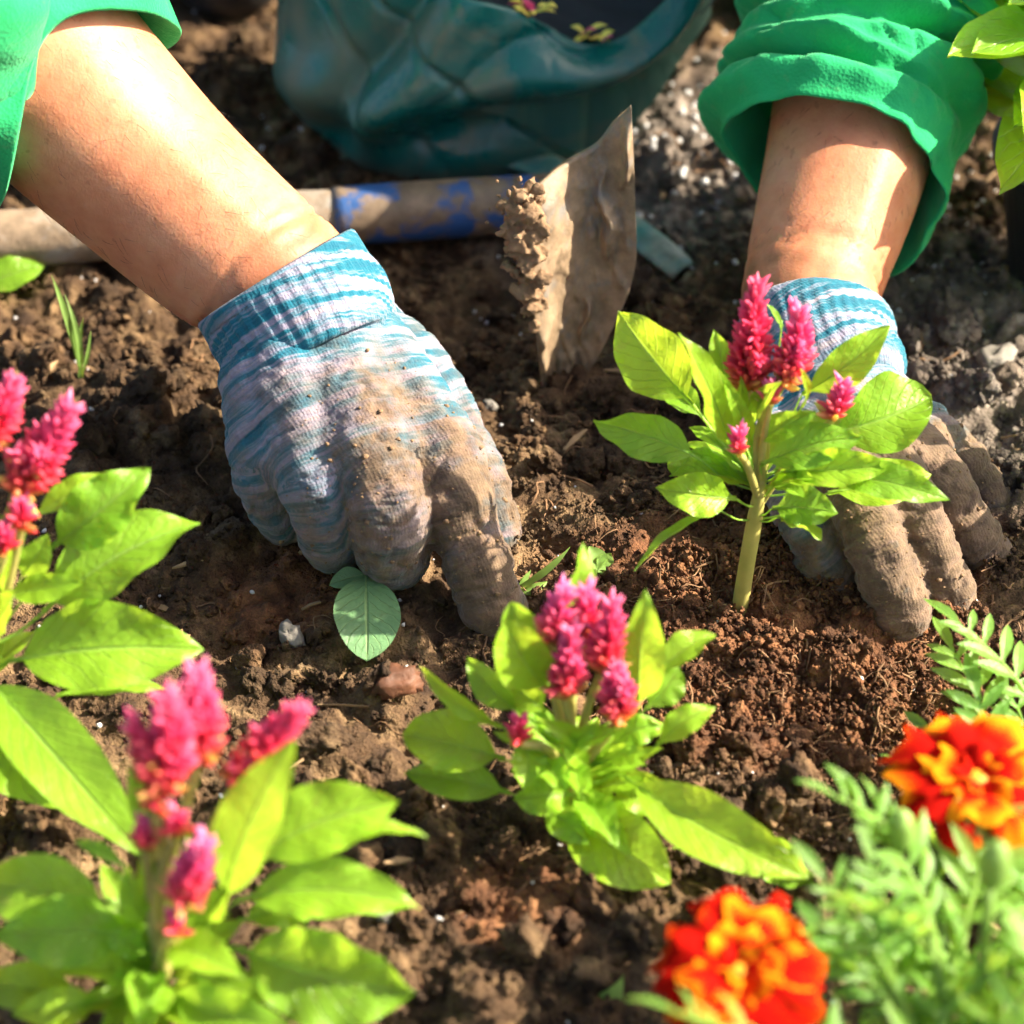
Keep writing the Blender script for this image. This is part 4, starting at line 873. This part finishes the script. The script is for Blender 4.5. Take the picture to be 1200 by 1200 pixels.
B_leaves = [
 ((262, 1060), (347, 864), 74, dict(s=.9, h=(-.35, -.8, .4), n=.022, b=.05)), ((292, 1010), (468, 940), 88, dict(s=.5, h=(0, -.6, .8), n=.004, b=.10)), ((390, 990), (502, 984), 26, dict(s=.3, n=.004, b=.2, h=FLAT)),
 ((276, 1056), (492, 1064), 72, dict(s=.2, h=(0, -.65, .75), n=.004, b=.08)), ((274, 1110), (488, 1162), 112, dict(s=.3, h=(.05, -.6, .8), n=.012, b=.10, bl=.3)), ((198, 1160), (347, 1204), 60, dict(s=.3, n=.020)),
 ((196, 1108), (286, 1146), 56, dict(s=.3, n=.026, b=.16)), ((160, 1098), (-6, 1096), 84, dict(s=.2, h=(-.1, -.6, .8), n=.012, b=.15)), ((135, 1060), (-30, 1035), 84, dict(s=.3, h=(-.1, -.55, .8), n=-.002, b=.14)),
 ((104, 1172), (-30, 1156), 58, dict(s=.2, n=.004)), ((118, 1172), (14, 1188), 48, dict(s=.3, n=.014, b=.16)), ((162, 968), (152, 898), 32, dict(s=.9, h=(.6, -.7, .3), n=0)),
 ((176, 1082), (148, 1014), 36, dict(s=.8, h=CAMF, n=.010)), ((147, 1016), (88, 986), 18, dict(s=.6, n=-.004)), ((226, 1142), (314, 1172), 50, dict(s=.4, n=.016)), ((180, 1060), (170, 985), 26, dict(s=.9, h=CAMF, n=.014)),
 ((240, 1080), (272, 1030), 30, dict(s=.8, n=.010, h=CAMF)), ((200, 1090), (246, 1062), 26, dict(s=.6, n=.022)), ((215, 1130), (250, 1100), 30, dict(s=.6, n=.02)), ((170, 1120), (120, 1090), 34, dict(s=.5, n=.018)),
 ((190, 1150), (160, 1200), 40, dict(s=.4, n=.02)), ((240, 1040), (220, 970), 28, dict(s=.9, n=.004, h=CAMF)), ((280, 1080), (380, 1050), 50, dict(s=.4, n=-.010)), ((250, 1020), (330, 985), 44, dict(s=.5, n=-.008))]
B_sp = [((186, 930), (190, 820), 62, .012, 2), ((232, 896), (227, 785), 50, -.006, 1), ((276, 922), (354, 832), 44, -.006, 3), ((214, 1062), (242, 986), 44, .026, 2), ((206, 980), (205, 954), 20, .014), ((171, 994), (168, 966), 18, .012), ((208, 1098), (208, 1074), 16, .028), ((184, 950), (182, 930), 14, .014)]
celosia((178, 1215), (188, 1128), 0, B_leaves, B_sp, 'broad celosia whose upright leaf stands before a pale pink plume', .0042, seed=8, extra=28)
L_leaves = [
 ((36, 610), (146, 561), 34, dict(s=.6, n=-.010)), ((60, 642), (176, 549), 74, dict(s=.7, h=(.1, -.75, .6), n=-.004)), ((50, 718), (233, 612), 94, dict(s=.5, h=(.1, -.6, .8), n=.006)), ((8, 776), (238, 760), 106, dict(s=.3, h=(0, -.6, .8), n=.010, b=.10)),
 ((66, 816), (199, 808), 30, dict(s=.2, n=-.004, h=FLAT)), ((-10, 800), (76, 948), 92, dict(s=.3, n=-.004, h=(-.2, -.6, .8))), ((-20, 790), (168, 1004), 88, dict(s=.35, n=.026, h=(.2, -.6, .75), b=.08)), ((26, 674), (57, 626), 38, dict(s=.8, h=CAMF, n=.006)),
 ((6, 696), (98, 680), 36, dict(s=.5, n=.014)), ((-5, 700), (10, 600), 50, dict(s=.9, h=CAMF, n=.014)), ((-20, 740), (20, 690), 40, dict(s=.8, n=.018)), ((-40, 780), (-120, 720), 70, {}), ((-50, 700), (-140, 640), 70, {}), ((-30, 830), (-110, 900), 80, {}), ((0, 900), (40, 920), 50, dict(n=-.01))]
L_sp = [((18, 578), (80, 476), 52, .002, 3), ((-20, 520), (14, 446), 46, 0, 2), ((24, 620), (30, 590), 24, .012), ((-60, 590), (-80, 500), 56, 0, 3), ((4, 650), (2, 620), 22, .016)]
celosia((-35, 900), (-25, 760), 0, L_leaves, L_sp, 'celosia with crimson-pink plume and wide pale leaves beside the grass sprout', .0042, seed=11, extra=16)

# loose seedling lying under the curled fingers
p = P(425, 672, .012); sd_ = empty('celosia_seedling', (p.x, p.y, gz(p))); tag(sd_, 'loose pale green seedling lying under the curled fingers of the glove', 'seedling')
leaf_mesh(P(428, 668, .020), P(430, 776, .014), .0255, (0.15, -.6, .8), .06, .15, .02, P(420, 660, .012), 2.2, blunt=.5).build('leaf', M['leaf_dull'], sd_)
leaf_mesh(P(430, 672, .020), P(386, 686, .016), .009, (0, -.4, 1), .06, .2, .03, P(425, 665, .012), 3.1).build('leaf', M['leaf_dull'], sd_)
V, F, U = tube([P(428, 668, .016), P(418, 640, .012), P(405, 600, .012)], [.0012, .0013, .0012], 8, 10); mesh_obj('stem', V, F, M['stem'], sd_)

def blade(px0, py0, px1, py1, z1, wd, root, seed, bend=.15, m='grass'):
    a = P(px0, py0, gz(P(px0, py0, .004))); b = PY(px1, py1, a.y+.004)
    leaf_mesh(a, b, wd, (.5, -.8, .3), bend, .4, .02, None, seed, nu=14, nv=4).build('blade', M[m], root)
def sprout(px, py, tips, label, wd=.003, m='grass', cat='grass sprout', name='grass_sprout'):
    a = P(px, py, 0.0); a.z = gz(a); r = empty(name, tuple(a)); tag(r, label, cat)
    for k, (tx, ty, f, q) in enumerate(tips): blade(px, py, tx, ty, 0, wd*f, r, k+px*.01, q, m)
    return r
sprout(94, 442, [(60, 322, 1.2, .12), (106, 388, .6, .1), (98, 372, .7, -.1), (76, 345, .9, .16)], 'lone yellow-green grass sprout in dark soil below the bare forearm')
sprout(700, 668, [(690, 640, 3, .1), (716, 648, 3, -.1), (698, 690, 2.6, .1), (712, 664, 2.6, .05)], 'tiny round-leaved green weed on soil left of the bare stem', .003, 'grass', 'weed', 'weed')
sprout(600, 690, [(642, 682, 1.6, .2), (622, 668, 1.0, .1), (668, 640, 1.2, .1)], 'small pale weed by the tip of the pointing glove finger', .003, 'grass', 'weed', 'weed')
sprout(690, 1160, [(730, 1140, 4.5, .2), (712, 1180, 4, .1), (745, 1160, 3.4, -.1), (680, 1190, 4, .1)], 'low green weed beside the orange-red marigold', .003, 'grass', 'weed', 'weed')
p = P(20, 322, .006); lf = leaf_mesh(P(-30, 340, .008), P(52, 312, .012), .017, (0, -.5, .85), .08, .2, .04, None, 4.4).build('fallen_leaf', M['leaf']); tag(lf, 'green fallen leaf lying against the weathered pole', 'leaf')

# potted celosia at the far right, by the rolled sleeve, and one more whose shade dapples the glove
def pot(px, py, r, h, label, x=None):
    b = P(px, py, 0) if x is None else Vector(x); b.z = gz(b)-.004; root = empty('plant_pot', tuple(b)); tag(root, label, 'plant pot', 'black nursery pots')
    pts = [(0, .72), (h*.5, .86), (h*.93, .985), (h*.935, 1.06), (h, 1.07), (h, .99), (h*.85, .95)]
    na = 40; th = np.linspace(0, 2*np.pi, na, endpoint=False); V = np.vstack([np.column_stack([b.x+r*q*np.cos(th), b.y+r*q*np.sin(th), np.full(na, b.z+z)]) for z, q in pts])
    F = [[i*na+j, i*na+(j+1) % na, (i+1)*na+(j+1) % na, (i+1)*na+j] for i in range(len(pts)-1) for j in range(na)]; F.append(list(range(na))[::-1])
    mesh_obj('pot_wall', V, F, M['pot'], root, smooth=False)
    nr = 8; fv = [[b.x, b.y, b.z+h*.88]]
    for q in range(1, nr+1): fv += np.column_stack([b.x+r*.955*q/nr*np.cos(th), b.y+r*.955*q/nr*np.sin(th), b.z+h*.87+.003*pn(np.cos(th)*q, np.sin(th)*q, 1.)]).tolist()
    ff = [[0, 1+k, 1+(k+1) % na] for k in range(na)]
    for q in range(nr-1): ff += [[1+q*na+k, 1+(q+1)*na+k, 1+(q+1)*na+(k+1) % na, 1+q*na+(k+1) % na] for k in range(na)]
    mesh_obj('pot_soil', fv, ff, M['soil'], root); return b, h
def wild_celosia(b, hgt, nl, nsp, seed, label, spread=.09, grp='celosia plants with pink flower spikes'):
    rs = np.random.default_rng(seed); root = empty('celosia_plant', tuple(b)); tag(root, label, 'flower plant', grp); b = Vector(b)
    mb = MB(); top = b+Vector((0, 0, hgt*.7)); V, F, U = tube([b, b.lerp(top, .5), top], [.004, .0035, .0025], 10, 14); mb.add(V, F)
    for k in range(nsp):
        a = rs.uniform(0, 6.28); q = top+Vector((math.cos(a)*.025, math.sin(a)*.025, hgt*rs.uniform(.08, .2))); V, F, U = tube([top-Vector((0, 0, .02)), top.lerp(q, .5), q], [.002, .0018, .0015], 8, 8, False); mb.add(V, F)
        spike_mesh(q, q+Vector((rs.normal()*.006, rs.normal()*.006, .03)), .014, seed*9+k, 1, 2).build('flower_spike', M['spike'], root)
    mb.build('stem', M['stem'], root)
    for k in range(nl):
        a = k*2.4+rs.normal()*.3; f = .15+.85*k/nl; p0 = b.lerp(top, f); up = rs.uniform(-.1, .5)+.5*f; d = Vector((math.cos(a), math.sin(a), up)).normalized(); L = spread*rs.uniform(.7, 1.1)*(1-.35*f)
        leaf_mesh(p0+d*.012, p0+d*L, L*.38, (0, -.1, 1), .10, .25, .05, p0, seed+k*.3).build('leaf', M['leaf'], root)
    return root
b, h = pot(1280, 335, .052, .075, 'black plastic nursery pot on the grit beyond the rolled sleeve')
wild_celosia((b.x-.006, b.y+.01, b.z+h*.86), .10, 46, 4, 21, 'lush potted celosia behind the rolled green sleeve', .135)
wild_celosia((.262, -.005, gz((.262, -.005))), .13, 18, 3, 31, 'celosia shading the earth-caked glove from the side of the bed', .075)

# ================================================================ marigolds
def petal_mesh(seed, L=1.0, W=1.0):
    rs = np.random.default_rng(seed); nu, nv = 8, 8; V, U = [], []; ph = rs.uniform(0, 6.28)
    for i in range(nu+1):
        t = i/nu
        for j in range(nv+1):
            v = j/nv*2-1; wd = W*(.10+.50*math.sin(min(1, t*.72)*math.pi*.62)**1.2)
            edge = t*L*(1-.10*v*v*t)-(.10*math.cos(v*6+ph))*t**3
            z = .16*math.sin(t*2.6)*1.0-.10*t**2+(.13*math.sin(v*4.5+ph)+.07*math.sin(v*9+ph*2))*t*t-.12*v*v*t
            V.append((v*wd, edge, z)); U.append((t, j/nv))
    F = [[i*(nv+1)+j, i*(nv+1)+j+1, (i+1)*(nv+1)+j+1, (i+1)*(nv+1)+j] for i in range(nu) for j in range(nv)]
    me = bpy.data.meshes.new('petal'); me.from_pydata(V, [], F); me.polygons.foreach_set('use_smooth', np.ones(len(F), bool))
    l = me.uv_layers.new(name='UVMap')
    for lp in me.loops: l.data[lp.index].uv = U[lp.vertex_index]
    me.materials.append(M['petal']); return me
PET = [petal_mesh(k) for k in range(6)]
def pinnate(seed, L=.048):
    rs = np.random.default_rng(seed); mb = MB(); pts = [np.array([0, 0, 0.]), np.array([L*.35, 0, L*.10]), np.array([L*.7, 0, L*.10]), np.array([L, 0, L*.02])]
    C = cr(pts, 30); V, F, U = tube(pts, [.0011, .0009, .0006, .0003], 6, 12, False); mb.add(V, F, np.column_stack([U[:, 0], np.full(len(U), .5)]))
    for k in range(5):
        t = .28+.15*k; c = C[int(t*29)]
        for sx in (-1, 1):
            ln = L*(.36-.05*abs(k-1.5))*rs.uniform(.85, 1.1); d = np.array([.75, sx*.9, rs.uniform(-.1, .3)]); d /= np.linalg.norm(d)
            q = leaf_mesh(c, c+d*ln, ln*.30, (0, 0, 1), .06, .3, .02, None, seed+k+sx*.3, nu=9, nv=4); mb.add(np.vstack(q.V), q.F, np.vstack(q.U))
    q = leaf_mesh(C[-3], C[-1]+np.array([L*.28, 0, -.004]), L*.10, (0, 0, 1), .06, .3, .02, None, seed, nu=9, nv=4); mb.add(np.vstack(q.V), q.F, np.vstack(q.U))
    o = mb.build('leaf', M['mleaf']); me = o.data; bpy.data.objects.remove(o); return me
PIN = [pinnate(50+k) for k in range(6)]
def flower_head(root, c, r, seed, tilt):
    rs = np.random.default_rng(seed); c = Vector(c)
    V, F = ICO[2]; fh = mesh_obj('flower_head', V*np.array([r*.30, r*.30, r*.22])+np.array(c)-np.array([0, 0, r*.05]), F, M['floret'], root)
    tm = Matrix.Rotation(tilt[0], 4, 'X') @ Matrix.Rotation(tilt[1], 4, 'Y')
    org = Vector(ORG[root.name]); k = 0
    for ring, (n_, rr, el, sc) in enumerate(((8, .04, -4, 1.0), (7, .04, 10, .80), (5, .03, 26, .55), (4, .02, 50, .36))):
        for q in range(n_):
            a = 2*math.pi*(q+.5*(ring % 2))/n_+rs.normal()*.10
            o = bpy.data.objects.new('petal', PET[k % 6]); k += 1; COL.objects.link(o); o.parent = fh
            mt = Matrix.Translation(c-org) @ tm @ Matrix.Rotation(a, 4, 'Z') @ Matrix.Rotation(math.radians(el+rs.normal()*7), 4, 'X') @ Matrix.Translation((0, rr*r, 0)) @ Matrix.Rotation(rs.normal()*.18, 4, 'Y')
            s_ = r*sc*rs.uniform(.9, 1.08); o.matrix_local = mt @ Matrix.Diagonal((s_*1.02, s_, s_, 1))
    # green calyx cup
    d = tm @ Vector((0, 0, 1)); V, F, U = tube([c-d*r*.62, c-d*r*.40, c-d*r*.12], [r*.10, r*.26, r*.34], 14, 10); mesh_obj('calyx', V, F, M['mstem'], fh)
    return c-d*r*.6
def marigold(base, heads, nl, label, seed, spread=.05, hgt=.10, buds=()):
    rs = np.random.default_rng(seed); b = Vector(base); b.z = gz(b)-.002; root = empty('marigold_plant', tuple(b)); tag(root, label, 'flower plant', 'marigold plants')
    mb = MB(); nodes = []
    for c, r, tilt in heads:
        e = flower_head(root, c, r, seed+7, tilt); m1 = b.lerp(e, .55)+Vector((rs.normal()*.008, .006, 0))
        V, F, U = tube([b, m1, e], [.0028, .0023, .0020], 10, 24); mb.add(V, F); nodes.append(cr([b, m1, e], 30))
    for k in range(5):
        a = k*1.3+rs.normal()*.3; e = b+Vector((math.cos(a)*spread, math.sin(a)*spread, hgt*rs.uniform(.6, 1.05))); m1 = b.lerp(e, .5)+Vector((0, 0, hgt*.12)); V, F, U = tube([b, m1, e], [.0024, .0020, .0013], 9, 18); mb.add(V, F); nodes.append(cr([b, m1, e], 30))
    for c in buds:
        e = Vector(c); m1 = b.lerp(e, .55); V, F, U = tube([b, m1, e], [.002, .0018, .0015], 9, 18); mb.add(V, F)
        V, F, U = tube([e, e+Vector((0, 0, .006)), e+Vector((0, 0, .014)), e+Vector((0, 0, .018))], [.0015, .0042, .004, .0015], 10, 14); mesh_obj('bud', V, F, M['mstem'], root)
    mb.build('stem', M['mstem'], root)
    for k in range(nl):
        C = nodes[k % len(nodes)]; p = Vector(C[rs.integers(7, 29)]) if k % len(nodes) >= len(heads) else Vector(C[rs.integers(5, 18)])
        a = rs.uniform(0, 6.28); o = bpy.data.objects.new('leaf', PIN[k % 6]); COL.objects.link(o); o.parent = root
        s_ = rs.uniform(.7, 1.15); o.matrix_local = Matrix.Translation(p-b) @ Matrix.Rotation(a, 4, 'Z') @ Matrix.Rotation(-rs.uniform(-.1, 1.0), 4, 'Y') @ Matrix.Rotation(rs.normal()*.4, 4, 'X') @ Matrix.Scale(s_, 4)
    return root
f1 = P(865, 1142, .10); marigold((f1.x+.050, f1.y-.030, 0), [(f1, .0225, (.30, .0))], 22, 'marigold whose full orange-red bloom leans over bare soil and a low weed', 71, .035, .10)
f2 = P(1142, 915, .095); marigold((f2.x+.012, f2.y-.030, 0), [(f2, .0232, (.26, .08))], 24, 'marigold with orange-red bloom next to the young marigold by the glove', 83, .035, .095, buds=[P(1050, 1000, .09)])
f3 = P(1085, 1120, .10); marigold((f3.x+.02, f3.y-.02, 0), [], 36, 'marigold bush of feathery leaves without blooms between the flowering ones', 95, .045, .115, buds=[P(1160, 1040, .12)])
f4 = P(1200, 950, .02); marigold((f4.x+.006, f4.y, 0), [], 26, 'small young marigold with upright feathery leaves near the earth-caked glove', 99, .030, .035)
# scraps of straw and bark among the crumbs
sb = MB()
for q_ in bed_points(170, clump):
    a = rng.uniform(0, 6.28); Ln = rng.uniform(.003, .011); wd = rng.uniform(.0004, .0016); d = np.array([math.cos(a), math.sin(a), rng.uniform(-.25, .25)]); e = np.array([-d[1], d[0], rng.uniform(-.3, .3)])
    c = np.array([q_[0], q_[1], gz(q_)+rng.uniform(.0008, .003)]); t_ = np.array([0, 0, .0004])
    V = np.array([c-d*Ln-e*wd*.4, c-e*wd, c+d*Ln-e*wd*.3, c+d*Ln+e*wd*.3, c+e*wd+t_*3, c-d*Ln+e*wd*.5]); V = np.vstack([V+t_, V-t_])
    sb.add(V, [[0, 1, 4, 5], [1, 2, 3, 4], [11, 10, 7, 6], [10, 9, 8, 7]]+[[k, k+6, (k+1) % 6+6, (k+1) % 6] for k in range(6)])
tag(sb.build('straw_scraps', simple('dry_straw', (.26, .17, .09), .8, .6, 40), smooth=False), kind='stuff', label='scraps of dry straw and bark among the soil crumbs')
# fine down on the forearms
hb = MB(); ok_ = np.where((Nb@np.array(VIEW) > -.1) & (Vb[:, 2] < .24) & (Vb[:, 1] < .30))[0]
Tg = {}
for q in rng.choice(ok_, 900, replace=False):
    p = Vb[q]; n_ = Nb[q]; arm = armL if p[0] < 0 else armR
    ax = np.array(arm[1])-np.array(arm[4]); ax /= np.linalg.norm(ax)
    if (p-np.array(arm[1]))@ax > -.008: continue
    sdv = np.cross(ax, n_); d = ax*.8+sdv*rng.normal()*.45+n_*.28; d /= np.linalg.norm(d); L_ = rng.uniform(.004, .009)
    V, F, U = tube([p, p+d*L_*.5, p+d*L_+np.array(-n_)*L_*.12], [.00007, .00006, .00002], 3, 4, False); hb.add(V, F)
o = hb.build('arm_hair', M['hair'], person); o['kind'] = 'stuff'
